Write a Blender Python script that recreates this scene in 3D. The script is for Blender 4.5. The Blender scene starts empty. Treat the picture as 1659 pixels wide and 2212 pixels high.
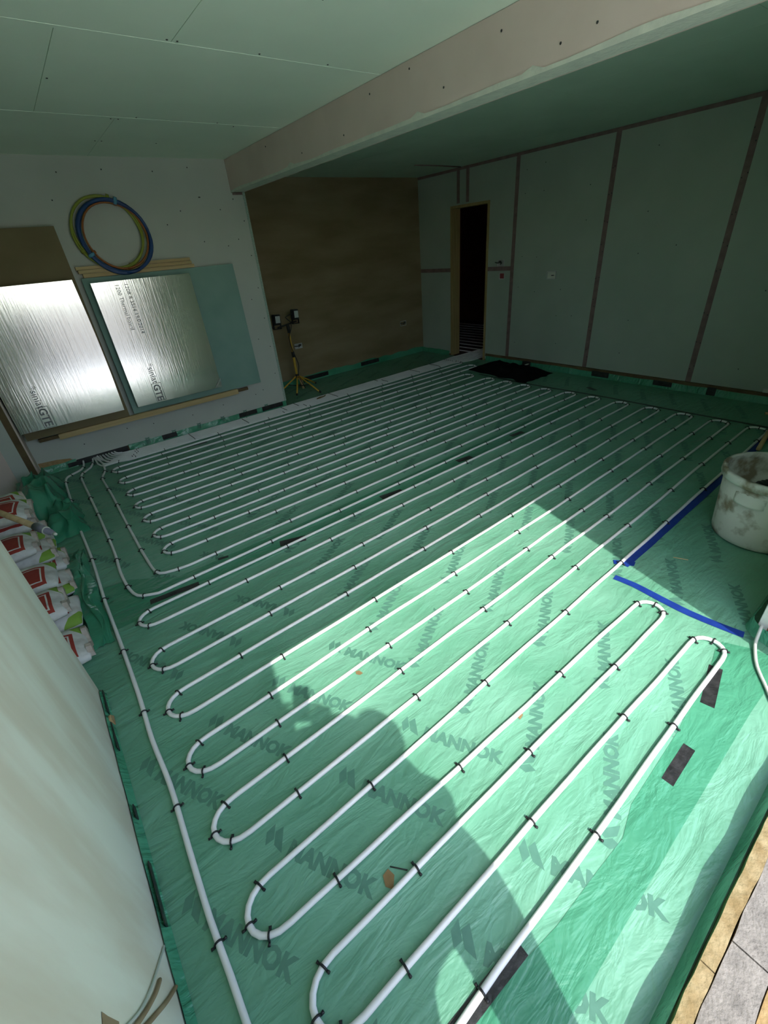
import bpy, bmesh, math, random
from mathutils import Vector, Matrix, Euler, noise as mnoise
random.seed(7)
PI = math.pi
SC = bpy.context.scene
COL = SC.collection

# ------------------------------------------------------------------ camera, sky, sun, exposure
CAM_H = 1.57
AX_R = Vector((0.77934287, -0.62113712, -0.08254321))
AX_D = Vector((-0.37903377, -0.3624242, -0.85145881))
AX_F = Vector((0.49895701, 0.69486501, -0.51788465))
cam_d = bpy.data.cameras.new('camera'); cam = bpy.data.objects.new('camera', cam_d); COL.objects.link(cam)
cam_d.sensor_fit = 'HORIZONTAL'; cam_d.sensor_width = 36.0; cam_d.lens = 944.42 / 1659 * 36.0
cam_d.clip_start = 0.02; cam_d.clip_end = 200
M = Matrix((AX_R, -AX_D, -AX_F)).transposed().to_4x4()
M.translation = Vector((0, 0, CAM_H)); cam.matrix_world = M
SC.camera = cam

SUN_S, SUN_K = 0.28, 0.76            # horizontal slope of the shadows, shadow length per metre of height
to_sun = Vector((-SUN_S * SUN_K, -SUN_K, 1.0)).normalized()
sun_el = math.asin(to_sun.z)
w = bpy.data.worlds.new('sky'); SC.world = w; w.use_nodes = True
nt = w.node_tree
bg = nt.nodes['Background']
sky = nt.nodes.new('ShaderNodeTexSky'); sky.sky_type = 'NISHITA'
sky.sun_disc = False; sky.sun_elevation = sun_el; sky.sun_rotation = math.atan2(to_sun.x, to_sun.y)
sky.dust_density = 1.7; sky.air_density = 1.0
nt.links.new(sky.outputs[0], bg.inputs[0]); bg.inputs[1].default_value = 0.43
sd = bpy.data.lights.new('sun', 'SUN'); sd.energy = 3.45; sd.angle = math.radians(0.55); sd.color = (1.0, 0.97, 0.90)
sun = bpy.data.objects.new('sun', sd); COL.objects.link(sun)
sun.rotation_euler = to_sun.to_track_quat('Z', 'Y').to_euler(); sun.location = to_sun * 12
SC.view_settings.view_transform = 'Standard'; SC.view_settings.look = 'None'
SC.view_settings.gamma = 1.0; SC.view_settings.use_curve_mapping = False
SC.view_settings.exposure = 0.50
SC.cycles.use_denoising = True
SC.cycles.max_bounces = 14; SC.cycles.diffuse_bounces = 8; SC.cycles.glossy_bounces = 6
SC.cycles.transparent_max_bounces = 12; SC.cycles.caustics_reflective = False; SC.cycles.caustics_refractive = False
SC.cycles.sample_clamp_indirect = 6.0

# ------------------------------------------------------------------ materials
def mat(name, c1, c2=None, rough=0.7, scale=8.0, detail=4.0, bump=0.0, bscale=None, metal=0.0, spec=0.5,
        stretch=(1, 1, 1), lo=0.35, hi=0.65, bdist=0.01):
    m = bpy.data.materials.new(name); m.use_nodes = True
    n = m.node_tree; p = n.nodes['Principled BSDF']
    p.inputs['Roughness'].default_value = rough; p.inputs['Metallic'].default_value = metal
    p.inputs['Specular IOR Level'].default_value = spec
    tc = n.nodes.new('ShaderNodeTexCoord'); mp = n.nodes.new('ShaderNodeMapping')
    mp.inputs['Scale'].default_value = stretch
    n.links.new(tc.outputs['Object'], mp.inputs['Vector'])
    nz = n.nodes.new('ShaderNodeTexNoise'); nz.inputs['Scale'].default_value = scale; nz.inputs['Detail'].default_value = detail
    n.links.new(mp.outputs[0], nz.inputs['Vector'])
    cr = n.nodes.new('ShaderNodeValToRGB'); e = cr.color_ramp.elements
    e[0].position = lo; e[1].position = hi
    e[0].color = (*c1, 1); e[1].color = (*(c2 or c1), 1)
    n.links.new(nz.outputs['Fac'], cr.inputs['Fac']); n.links.new(cr.outputs['Color'], p.inputs['Base Color'])
    if bump:
        b = n.nodes.new('ShaderNodeBump'); b.inputs['Strength'].default_value = bump; b.inputs['Distance'].default_value = bdist
        nb = n.nodes.new('ShaderNodeTexNoise'); nb.inputs['Scale'].default_value = bscale or scale * 3; nb.inputs['Detail'].default_value = 5
        n.links.new(mp.outputs[0], nb.inputs['Vector']); n.links.new(nb.outputs['Fac'], b.inputs['Height'])
        n.links.new(b.outputs['Normal'], p.inputs['Normal'])
    m['_mp'] = 1
    return m

def N(m, t): return m.node_tree.nodes.new(t)
def L(m, a, b): m.node_tree.links.new(a, b)

MT = {}
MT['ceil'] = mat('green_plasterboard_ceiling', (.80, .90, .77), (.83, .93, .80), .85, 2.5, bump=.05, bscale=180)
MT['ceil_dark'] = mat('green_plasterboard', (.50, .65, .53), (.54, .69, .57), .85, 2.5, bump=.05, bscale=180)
MT['board_grey'] = mat('grey_plasterboard', (.50, .53, .48), (.54, .57, .52), .85, 2.0, bump=.05, bscale=160)
MT['board_pink'] = mat('pink_plasterboard', (.66, .53, .47), (.72, .585, .525), .85, 3.0, bump=.05, bscale=120)
MT['door_wall'] = mat('grey_green_plasterboard', (.37, .44, .365), (.41, .475, .40), .85, 2.0, bump=.05, bscale=160)
MT['brown'] = mat('brown_bonding_plaster', (.22, .165, .085), (.30, .235, .14), .9, 2.2, 6, bump=.12, bscale=25, stretch=(.6, 1, 2.2))
MT['tape_pink'] = mat('pink_joint_tape', (.20, .13, .12), (.25, .17, .16), .85, 14)
MT['joint'] = mat('plaster_filler', (.62, .64, .56), (.70, .72, .62), .9, 20, bump=.3, bscale=60)
MT['screw'] = mat('dark_screw', (.03, .03, .03), rough=.5)
MT['lwall'] = mat('skim_plaster', (.72, .66, .53), (.83, .82, .70), .75, 2.2, 8, bump=.16, bscale=7, stretch=(1, 3.2, .7), lo=.38, hi=.6)
MT['wood'] = mat('pine_timber', (.50, .36, .17), (.62, .47, .25), .75, 5, 5, bump=.1, bscale=40, stretch=(.35, 6, 6))
MT['wood_y'] = mat('pine_timber_lining', (.33, .24, .095), (.41, .31, .14), .8, 5, 5, bump=.1, bscale=40, stretch=(6, 6, .35))
MT['wood_dark'] = mat('dark_timber', (.10, .065, .03), (.16, .11, .05), .85, 7, 5)
MT['hardboard'] = mat('brown_hardboard', (.19, .15, .075), (.22, .175, .09), .8, 3)
MT['green_board'] = mat('moisture_board', (.20, .34, .29), (.25, .39, .34), .85, 3, bump=.04, bscale=90)
MT['white'] = mat('white_pipe', (.80, .80, .79), (.85, .85, .84), .32, 10)
MT['pipe_grey'] = mat('greyish_pipe', (.60, .60, .57), (.68, .68, .65), .45, 12)  # greyer, slightly rougher white for the pipes beyond the doorway
MT['clip'] = mat('black_nylon', (.012, .012, .013), rough=.45)
MT['btape'] = mat('black_tape', (.012, .013, .013), (.03, .03, .03), .38, 30, bump=.3, bscale=60)
MT['bluetape'] = mat('blue_tape', (.006, .03, .22), (.010, .045, .28), .5, 20, bump=.2, bscale=50)
MT['print'] = mat('dark_green_print', (.078, .215, .155), (.092, .24, .175), .42, 40)
MT['concrete'] = mat('concrete_block', (.16, .148, .13), (.26, .24, .21), .95, 26, 8, bump=.5, bscale=120, lo=.3, hi=.7)
MT['insul'] = mat('yellow_insulation_edge', (.22, .155, .065), (.32, .25, .13), .95, 22, 6, bump=.6, bscale=70)
MT['sand'] = mat('sandy_stone', (.27, .17, .06), (.34, .24, .11), .95, 30, 6, bump=.4, bscale=90)
MT['ground'] = mat('paving_outside', (.74, .72, .67), (.82, .80, .75), .95, 3, 6)
MT['render'] = mat('beige_render', (.50, .42, .35), (.58, .50, .42), .95, 4, 6)
MT['screed'] = mat('concrete_slab', (.25, .25, .24), (.3, .3, .29), .95, 6)
MT['bucket'] = mat('grubby_white_plastic', (.22, .19, .12), (.58, .60, .53), .6, 9, 9, bump=.2, bscale=25, lo=.36, hi=.50)
MT['yellow'] = mat('yellow_paint', (.55, .33, .03), (.62, .39, .05), .45, 12)
MT['black'] = mat('black_plastic', (.015, .015, .015), (.022, .022, .022), .5, 12)
MT['glass'] = mat('lamp_glass', (.55, .60, .58), rough=.12)
MT['steel'] = mat('galvanised_box', (.55, .56, .55), (.62, .63, .62), .4, 12, metal=.4)
MT['red'] = mat('red_plastic', (.30, .05, .06), rough=.6)
MT['bluecoil'] = mat('blue_pipe', (.006, .04, .16), (.01, .055, .20), .4, 8)
MT['greencoil'] = mat('yellow_green_pipe', (.24, .28, .03), (.30, .34, .04), .45, 8)
MT['orangecoil'] = mat('orange_pipe', (.32, .10, .02), (.38, .13, .03), .45, 8)
MT['tape_lt'] = mat('light_blue_band', (.10, .30, .45), rough=.4)
MT['blackheap'] = mat('black_polythene', (.004, .004, .004), (.008, .008, .008), .9, 9, bump=.3, bscale=14, spec=.1)
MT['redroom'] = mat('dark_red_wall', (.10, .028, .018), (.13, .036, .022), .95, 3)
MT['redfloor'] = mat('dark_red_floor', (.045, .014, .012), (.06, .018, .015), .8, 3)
MT['grey_pl'] = mat('grey_plastic', (.20, .20, .24), (.26, .26, .30), .5, 12)
MT['ltgrey'] = mat('light_grey_cable', (.52, .55, .50), (.58, .60, .55), .5, 12)
MT['conduit'] = mat('brown_conduit', (.26, .17, .09), (.34, .24, .14), .7, 12)
MT['leaf'] = mat('dry_leaf', (.20, .13, .05), (.28, .19, .08), .8, 20)
MT['cloth'] = mat('navy_work_jacket', (.03, .04, .07), (.045, .055, .09), .9, 18, bump=.2, bscale=40)
MT['trouser'] = mat('grey_work_trousers', (.07, .07, .075), (.10, .10, .105), .9, 20)
MT['skin'] = mat('skin', (.52, .33, .25), (.58, .38, .29), .55, 14)
MT['hair'] = mat('brown_hair', (.05, .03, .02), (.08, .05, .03), .7, 60, stretch=(1, 1, .2))
MT['boot'] = mat('tan_boot', (.16, .09, .04), (.20, .12, .06), .7, 16)
MT['phone'] = mat('phone_glass', (.01, .01, .012), rough=.15)
MT['bead'] = mat('perforated_bead', (.25, .36, .30), (.42, .50, .44), .6, 90, 2)
MT['stain'] = mat('brown_debris', (.35, .22, .10), (.45, .32, .16), .9, 30)

# green polythene: colour drift + creases
def polythene(name, c1, c2, rough=.36, alpha=1.0, bstr=.42):
    m = mat(name, c1, c2, rough, 2.4, 6, lo=.32, hi=.68)
    p = m.node_tree.nodes['Principled BSDF']
    tc = N(m, 'ShaderNodeTexCoord')
    mp = N(m, 'ShaderNodeMapping'); mp.inputs['Rotation'].default_value = (0, 0, .9); mp.inputs['Scale'].default_value = (1, 3.2, 1)
    L(m, tc.outputs['Object'], mp.inputs[0])
    n1 = N(m, 'ShaderNodeTexNoise'); n1.inputs['Scale'].default_value = 3.6; n1.inputs['Detail'].default_value = 4; n1.inputs['Distortion'].default_value = 1.2
    mp2 = N(m, 'ShaderNodeMapping'); mp2.inputs['Rotation'].default_value = (0, 0, -.5); mp2.inputs['Scale'].default_value = (1, 2.2, 1)
    L(m, tc.outputs['Object'], mp2.inputs[0])
    n2 = N(m, 'ShaderNodeTexNoise'); n2.inputs['Scale'].default_value = 9; n2.inputs['Detail'].default_value = 3; n2.inputs['Distortion'].default_value = 1.6
    L(m, mp.outputs[0], n1.inputs['Vector']); L(m, mp2.outputs[0], n2.inputs['Vector'])
    a = N(m, 'ShaderNodeMath'); a.operation = 'MULTIPLY_ADD'; a.inputs[1].default_value = .30
    L(m, n2.outputs['Fac'], a.inputs[0]); L(m, n1.outputs['Fac'], a.inputs[2])
    b = N(m, 'ShaderNodeBump'); b.inputs['Strength'].default_value = bstr; b.inputs['Distance'].default_value = .035
    L(m, a.outputs[0], b.inputs['Height']); L(m, b.outputs['Normal'], p.inputs['Normal'])
    if alpha < 1: p.inputs['Alpha'].default_value = alpha
    return m
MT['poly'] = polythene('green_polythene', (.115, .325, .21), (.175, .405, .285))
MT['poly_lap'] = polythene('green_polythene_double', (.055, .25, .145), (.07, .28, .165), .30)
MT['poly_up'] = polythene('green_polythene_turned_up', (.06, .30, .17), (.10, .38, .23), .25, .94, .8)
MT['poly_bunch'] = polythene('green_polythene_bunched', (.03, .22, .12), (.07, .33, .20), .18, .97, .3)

# crinkled foil
def foil(name, seedoff):
    m = bpy.data.materials.new(name); m.use_nodes = True
    p = m.node_tree.nodes['Principled BSDF']
    p.inputs['Metallic'].default_value = 1.0; p.inputs['Base Color'].default_value = (.76, .77, .745, 1)
    tc = N(m, 'ShaderNodeTexCoord'); mp = N(m, 'ShaderNodeMapping'); mp.inputs['Scale'].default_value = (14, 1, .7); mp.inputs['Location'].default_value = (seedoff, 0, 0)
    L(m, tc.outputs['Object'], mp.inputs[0])
    n1 = N(m, 'ShaderNodeTexNoise'); n1.inputs['Scale'].default_value = 6; n1.inputs['Detail'].default_value = 6
    L(m, mp.outputs[0], n1.inputs['Vector'])
    b = N(m, 'ShaderNodeBump'); b.inputs['Strength'].default_value = .12; b.inputs['Distance'].default_value = .006
    L(m, n1.outputs['Fac'], b.inputs['Height']); L(m, b.outputs['Normal'], p.inputs['Normal'])
    r = N(m, 'ShaderNodeMapRange'); r.inputs['To Min'].default_value = .09; r.inputs['To Max'].default_value = .20
    L(m, n1.outputs['Fac'], r.inputs['Value']); L(m, r.outputs[0], p.inputs['Roughness'])
    return m
MT['foilA'] = foil('crinkled_foil', 0.0); MT['foilB'] = foil('crinkled_foil_b', 3.7)
MT['foil_edge'] = mat('foil_cut_edge', (.62, .62, .60), (.70, .70, .68), .35, 20, metal=.6)

# sack print: white paper with a green corner flash and a red panel, from the sack's own coordinates
def sack_mat(name, flip):
    m = bpy.data.materials.new(name); m.use_nodes = True
    p = m.node_tree.nodes['Principled BSDF']; p.inputs['Roughness'].default_value = .7
    tc = N(m, 'ShaderNodeTexCoord'); sp = N(m, 'ShaderNodeSeparateXYZ'); L(m, tc.outputs['Object'], sp.inputs[0])
    def mth(op, a, b):
        k = N(m, 'ShaderNodeMath'); k.operation = op
        for i, v in enumerate((a, b)):
            if isinstance(v, (int, float)): k.inputs[i].default_value = v
            else: L(m, v, k.inputs[i])
        return k.outputs[0]
    x, y, z = sp.outputs[0], sp.outputs[1], sp.outputs[2]
    if flip: y = mth('MULTIPLY', y, -1.0)
    def rect(x0, x1, y0, y1):
        a = mth('MULTIPLY', mth('GREATER_THAN', x, x0), mth('LESS_THAN', x, x1))
        return mth('MULTIPLY', a, mth('MULTIPLY', mth('GREATER_THAN', y, y0), mth('LESS_THAN', y, y1)))
    top = mth('GREATER_THAN', z, .052)
    red = mth('MULTIPLY', rect(-.06, .155, -.115, .06), top)
    line = mth('MULTIPLY', mth('SUBTRACT', rect(-.045, .140, -.10, .045), rect(-.038, .133, -.093, .038)), top)
    grn = mth('MULTIPLY', mth('GREATER_THAN', mth('ADD', x, mth('MULTIPLY', y, .9)), .235), top)
    nz = N(m, 'ShaderNodeTexNoise'); nz.inputs['Scale'].default_value = 14; nz.inputs['Detail'].default_value = 5; L(m, tc.outputs['Object'], nz.inputs['Vector'])
    cr = N(m, 'ShaderNodeValToRGB'); cr.color_ramp.elements[0].color = (.50, .48, .45, 1); cr.color_ramp.elements[1].color = (.74, .74, .71, 1)
    cr.color_ramp.elements[0].position = .3; cr.color_ramp.elements[1].position = .55
    L(m, nz.outputs['Fac'], cr.inputs['Fac'])
    col = cr.outputs['Color']
    for f, c in ((red, (.36, .045, .03, 1)), (line, (.72, .70, .66, 1)), (grn, (.24, .42, .06, 1))):
        mx = N(m, 'ShaderNodeMix'); mx.data_type = 'RGBA'
        L(m, f, mx.inputs['Factor']); L(m, col, mx.inputs['A']); mx.inputs['B'].default_value = c
        col = mx.outputs['Result']
    L(m, col, p.inputs['Base Color'])
    b = N(m, 'ShaderNodeBump'); b.inputs['Strength'].default_value = .35; b.inputs['Distance'].default_value = .02
    L(m, nz.outputs['Fac'], b.inputs['Height']); L(m, b.outputs['Normal'], p.inputs['Normal'])
    return m
MT['sack'] = sack_mat('printed_paper_sack', False); MT['sack2'] = sack_mat('printed_paper_sack_turned', True)
MT['sack_end'] = mat('folded_paper_end', (.42, .34, .28), (.60, .54, .48), .85, 20, bump=.4, bscale=40)

# ------------------------------------------------------------------ mesh helpers
def box(bm, x0, x1, y0, y1, z0, z1):
    v = [bm.verts.new((x, y, z)) for z in (z0, z1) for y in (y0, y1) for x in (x0, x1)]
    for f in ((0, 2, 3, 1), (4, 5, 7, 6), (0, 1, 5, 4), (2, 6, 7, 3), (0, 4, 6, 2), (1, 3, 7, 5)):
        bm.faces.new([v[i] for i in f])
    return v
def link(name, me, m, parent=None, smooth=False):
    if m is not None and not me.materials: me.materials.append(MT[m] if isinstance(m, str) else m)
    if smooth:
        for p in me.polygons: p.use_smooth = True
    o = bpy.data.objects.new(name, me); COL.objects.link(o)
    if parent is not None: o.parent = parent
    return o
def obj(name, bm, m, parent=None, smooth=False, bevel=0.0):
    if bevel:
        bmesh.ops.bevel(bm, geom=list(bm.edges), offset=bevel, segments=2, affect='EDGES', clamp_overlap=True)
    me = bpy.data.meshes.new(name); bm.to_mesh(me); bm.free()
    return link(name, me, m, parent, smooth)
def boxobj(name, dims, m, parent=None, bevel=0.0):
    bm = bmesh.new(); box(bm, *dims); return obj(name, bm, m, parent, False, bevel)
def pyobj(name, v, f, m, parent=None, smooth=False):
    me = bpy.data.meshes.new(name); me.from_pydata(v, [], f); me.update(); return link(name, me, m, parent, smooth)
def empty(name, loc=(0, 0, 0), rot=(0, 0, 0)):
    o = bpy.data.objects.new(name, None); COL.objects.link(o); o.location = loc; o.rotation_euler = rot; o.empty_display_size = .05
    return o
def tag(o, label, cat, group=None):
    o['label'] = label; o['category'] = cat
    if group: o['group'] = group
    return o
def struct(o): o['kind'] = 'structure'; return o
def tube_vf(pts, r, n=8, v=None, f=None, caps=True, closed=False):
    v = [] if v is None else v; f = [] if f is None else f
    pts = [Vector(p) for p in pts]; base = len(v); K = len(pts)
    up = Vector((0, 0, 1)); prev = None
    for i, p in enumerate(pts):
        if closed: t = pts[(i + 1) % K] - pts[i - 1]
        else: t = pts[min(i + 1, K - 1)] - pts[max(i - 1, 0)]
        t = t.normalized() if t.length > 1e-9 else Vector((1, 0, 0))
        if prev is None:
            a = up if abs(t.dot(up)) < .95 else Vector((1, 0, 0))
        else: a = prev
        s = t.cross(a).normalized(); u = s.cross(t).normalized(); prev = u
        rr = r[i] if isinstance(r, (list, tuple)) else r
        for k in range(n):
            an = 2 * PI * k / n
            v.append(tuple(p + s * (rr * math.cos(an)) + u * (rr * math.sin(an))))
    rng = K if closed else K - 1
    for i in range(rng):
        j = (i + 1) % K
        for k in range(n):
            f.append((base + i * n + k, base + i * n + (k + 1) % n, base + j * n + (k + 1) % n, base + j * n + k))
    if caps and not closed:
        f.append(tuple(base + k for k in reversed(range(n)))); f.append(tuple(base + (K - 1) * n + k for k in range(n)))
    return v, f
def tube(name, pts, r, m, parent=None, n=8, closed=False):
    v, f = tube_vf(pts, r, n, closed=closed); return pyobj(name, v, f, m, parent, True)
def smooth_path(P, step=.05):
    """Catmull-Rom through the points, resampled."""
    P = [Vector(p) for p in P]; out = []
    for i in range(len(P) - 1):
        p0, p1, p2, p3 = P[max(i - 1, 0)], P[i], P[i + 1], P[min(i + 2, len(P) - 1)]
        n = max(2, int((p2 - p1).length / step))
        for k in range(n):
            t = k / n
            out.append(.5 * ((2 * p1) + (p2 - p0) * t + (2 * p0 - 5 * p1 + 4 * p2 - p3) * t * t + (3 * p1 - p0 - 3 * p2 + p3) * t ** 3))
    out.append(P[-1]); return out
def disc_mesh(name, r, n=7, h=.0025):
    bm = bmesh.new(); bmesh.ops.create_cone(bm, cap_ends=True, segments=n, radius1=r, radius2=r * .7, depth=h)
    me = bpy.data.meshes.new(name); bm.to_mesh(me); bm.free(); me.materials.append(MT['screw']); return me
SCREW = disc_mesh('screw', .0055)
def screws(parent, pts, axis):
    rot = {'x': (0, PI / 2, 0), '-x': (0, -PI / 2, 0), '-y': (PI / 2, 0, 0), '-z': (PI, 0, 0)}[axis]
    for p in pts:
        o = bpy.data.objects.new('screw', SCREW); COL.objects.link(o); o.location = p; o.rotation_euler = rot; o.parent = parent

# ------------------------------------------------------------------ the room
XD = 5.28          # wall with the doorway
YF = 4.97          # wall with the foil boards
YB = 5.75          # brown alcove wall
XE = 2.26          # end of the foil wall
ZC = 2.385; ZC2 = 2.36
XL = -0.315        # left wall
JL, JR = -0.125, 2.02   # jambs of the big opening
YI, YO = 0.13, -0.20    # inner and outer face of the opening wall
HEAD = 2.185

fl = struct(boxobj('floor', (-1.2, 8.2, -.15, 6.2, -.12, -.008), 'screed'))
gnd = struct(boxobj('ground_outside', (-14, 16, -22, -.36, -.22, -.06), 'ground'))

gw = struct(empty('added_reflection_wall')); gw['kind'] = 'structure'  # added wall, out of view, gives the foil boards a beige band to reflect
for i in range(9): boxobj('wall_panel', (-12 + i * 2.6, -12 + i * 2.6 + 2.56, -8.15, -8.0, -.06, 2.15), 'render', gw)
for i in range(10): boxobj('pier', (-12.12 + i * 2.6, -11.92 + i * 2.6, -8.2, -7.95, -.06, 2.3), 'render', gw)

# ceiling: boards with open joints, two levels either side of the beam
ceil = struct(boxobj('ceiling', (-1.3, 2.2, -.2, 5.2, ZC + .0125, ZC + .08), 'ceil'))
rows = [(-.05, 1.395, .4), (1.4, 2.595, .98), (2.6, 3.795, .55), (3.8, YF + .1, .98)]
for (y0, y1, xs) in rows:
    for (x0, x1) in ((-.98, xs - .0015), (xs + .0015, 2.16)):
        b = boxobj('ceiling_board', (x0, x1, y0 + .0015, y1 - .0015, ZC, ZC + .0125), 'ceil', ceil)
        screws(b, [(x0 + .02 + (x1 - x0 - .04) * i / 3, y, ZC - .001) for i in range(4) for y in (y0 + .03, (y0 + y1) / 2, y1 - .03) if random.random() < .55], '-z')
    if y0 > 0:
        boxobj('joint_filler', (-.9, 2.15, y0 - .012, y0 + .012, ZC - .0012, ZC + .001), 'ceil', ceil)
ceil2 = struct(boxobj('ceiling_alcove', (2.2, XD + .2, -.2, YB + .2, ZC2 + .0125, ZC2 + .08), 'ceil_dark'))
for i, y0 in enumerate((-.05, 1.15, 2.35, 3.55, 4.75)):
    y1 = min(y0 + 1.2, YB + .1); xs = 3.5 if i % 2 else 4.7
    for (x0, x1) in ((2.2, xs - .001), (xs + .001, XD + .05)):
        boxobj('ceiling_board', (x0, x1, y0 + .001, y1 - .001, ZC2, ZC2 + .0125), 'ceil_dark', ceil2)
tube('loose_scrim', [(4.42, 4.86, ZC2 - .002), (4.8, 4.85, ZC2 - .004), (XD - .03, 4.9, ZC2 - .003)], .008, 'tape_pink', ceil2)

# boxed beam
BX0, BX1, BZ = 2.125, 2.265, 2.135
beam = struct(boxobj('ceiling_beam', (BX0 + .013, BX1 - .013, -.1, YF - .002, BZ + .013, ZC - .001), 'wood_dark'))
boxobj('face_board', (BX0, BX0 + .0125, -.1, YF - .002, BZ, ZC - .002), 'board_pink', beam)
boxobj('face_board', (BX1 - .0125, BX1, -.1, YF - .002, BZ, ZC - .002), 'board_pink', beam)
boxobj('soffit_board', (BX0 + .013, BX1 - .013, -.1, YF - .002, BZ, BZ + .0125), 'joint', beam)
vv, ff = [], []
for i in range(90):          # uneven plaster smear along the corner bead
    y = YF - .01 - i * .0555; hgt = .012 + .014 * max(0, mnoise.noise((y * 3.1, 0, 0)) + .3) + (.018 if i in (22, 48, 61, 75) else 0)
    vv += [(BX0 - .0025, y, BZ - .002), (BX0 - .0025, y, BZ + hgt), (BX0 + .02, y, BZ - .002)]
for i in range(89):
    a = i * 3; ff += [(a, a + 3, a + 4, a + 1), (a, a + 2, a + 5, a + 3)]
pyobj('corner_bead', vv, ff, 'joint', beam)
screws(beam, [(BX0 - .001, y, z) for y, z in ((4.1, 2.33), (3.55, 2.2), (2.7, 2.33), (2.35, 2.35), (2.1, 2.22), (1.75, 2.32), (1.45, 2.2), (1.3, 2.215), (1.0, 2.28), (3.0, 2.2))], '-x')

# foil-board wall (back wall) with its metal edge bead
wb = struct(boxobj('wall_back', (-1.3, XE, YF + .013, YF + .12, .0, ZC + .05), 'wood_dark'))
bm = bmesh.new(); prof = [(XL - .2, .055), (XE - .002, .055), (XE - .002, BZ - .004), (BX0 - .001, BZ - .004), (BX0 - .001, ZC), (XL - .2, ZC)]
fr = [bm.verts.new((x, YF, z)) for x, z in prof]; bk_ = [bm.verts.new((x, YF + .0125, z)) for x, z in prof]
bm.faces.new(fr); bm.faces.new(list(reversed(bk_)))
for i in range(6): bm.faces.new((fr[i], bk_[i], bk_[(i + 1) % 6], fr[(i + 1) % 6]))
bmesh.ops.recalc_face_normals(bm, faces=bm.faces[:])
obj('plasterboard', bm, 'board_grey', wb)
boxobj('edge_bead', (XE - .022, XE + .003, YF - .003, YF + .0, .055, BZ - .002), 'bead', wb)
boxobj('board_paper_edge', (BX0 + .01, XE, YF - .002, YF - .0002, BZ - .022, BZ - .003), 'tape_pink', wb)
random.seed(3)
screws(wb, [(x, YF - .0012, z) for x, z in ((.72, 2.28), (1.05, 2.3), (1.45, 2.29), (1.76, 2.32), (1.98, 2.0), (1.98, 1.7), (1.6, 2.0), (1.45, 1.9), (2.2, 1.9), (2.2, 1.6), (2.2, 1.3), (2.2, 1.0), (2.2, .7), (2.19, .4), (2.1, 1.75), (2.1, 1.2), (2.08, .8), (1.9, .22), (1.5, .2), (1.15, .18), (.75, .2), (.5, .22), (.1, .18), (1.8, 2.1), (1.81, 2.1), (1.0, 2.12), (2.0, .25), (.62, 2.1), (1.75, 1.75), (2.13, 2.08))], '-y')
boxobj('manifold_opening_shade', (-.03, .44, YF + .0015, YF + .0128, .0, .054), 'black', wb)  # flat black slab, painted shade for the depth of the hole
# ragged hole at the manifold and a bare plaster corner
pyobj('bare_plaster_patch', [(-.31, YF - .0015, .055), (-.03, YF - .0015, .055), (-.06, YF - .0015, .085), (-.16, YF - .0015, .105), (-.31, YF - .0015, .115)], [(0, 1, 2, 3, 4)], 'stain', wb)

# alcove wall and its return
wa = struct(boxobj('wall_alcove', (XE - .1, XD + .2, YB, YB + .15, -.01, ZC2 + .06), 'brown'))
wr = struct(boxobj('wall_alcove_return', (XE - .12, XE - .001, YF + .12, YB, -.01, ZC2 + .06), 'brown'))

# doorway wall
DY0, DY1, DZ = 4.45, 5.07, 1.925
wd = struct(empty('wall_right')); wd['kind'] = 'structure'
for (y0, y1, z0, z1) in ((-.2, DY0 - .031, -.01, ZC2 + .05), (DY1 + .031, YB + .15, -.01, ZC2 + .05), (DY0 - .031, DY1 + .031, DZ + .031, ZC2 + .05)):
    boxobj('stud_wall', (XD + .013, XD + .13, y0, y1, z0, z1), 'wood_dark', wd)
JOI = [(.52, 1.70), (1.703, 2.855), (2.858, 4.02)]
for (y0, y1) in JOI: boxobj('plasterboard', (XD, XD + .0125, y0, y1 - .002, .10, ZC2 - .001), 'door_wall', wd)
boxobj('plasterboard', (XD, XD + .0125, -.15, .518, .10, ZC2 - .001), 'door_wall', wd)
boxobj('plasterboard', (XD, XD + .0125, 4.023, DY0 - .03, .02, 1.185), 'door_wall', wd)
boxobj('plasterboard', (XD, XD + .0125, 4.023, DY0 - .03, 1.188, ZC2 - .001), 'door_wall', wd)
boxobj('plasterboard', (XD, XD + .0125, DY1 + .03, YB - .001, .02, 1.185), 'door_wall', wd)
boxobj('plasterboard', (XD, XD + .0125, DY1 + .03, YB - .001, 1.188, ZC2 - .001), 'door_wall', wd)
boxobj('plasterboard', (XD, XD + .0125, DY0 - .03, DY1 + .03, DZ + .03, ZC2 - .001), 'door_wall', wd)
for y in (1.701, 2.856, 4.021): boxobj('joint_tape', (XD - .002, XD, y - .026, y + .026, .10, ZC2 - .03), 'tape_pink', wd)
for y in (4.80, 4.965): boxobj('joint_tape', (XD - .002, XD, y - .026, y + .026, DZ + .05, ZC2 - .03), 'tape_pink', wd)
boxobj('joint_tape', (XD - .0022, XD, DY1 + .03, YB - .002, 1.165, 1.215), 'tape_pink', wd)
boxobj('joint_tape', (XD - .0022, XD, 4.0, DY0 - .03, 1.165, 1.215), 'tape_pink', wd)
boxobj('joint_tape', (XD - .0024, XD, -.1, YB - .002, ZC2 - .032, ZC2 - .001), 'tape_pink', wd)
sp = []
for y in (.15, .55, .95, 1.3, 2.1, 2.45, 3.1, 3.3, 3.65, 3.9):
    for z in (.3, .62, .95, 1.3, 1.62, 1.95, 2.2):
        if random.random() < .5: sp.append((XD - .001, y + random.uniform(-.02, .02), z + random.uniform(-.05, .05)))
for y in (1.685, 1.717, 2.842, 2.87):
    for z in (.25, .5, .8, 1.1, 1.35, 1.6, 1.85, 2.1): sp.append((XD - .0028, y + random.uniform(-.006, .006), z + random.uniform(-.06, .06)))
screws(wd, sp, '-x')
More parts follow.
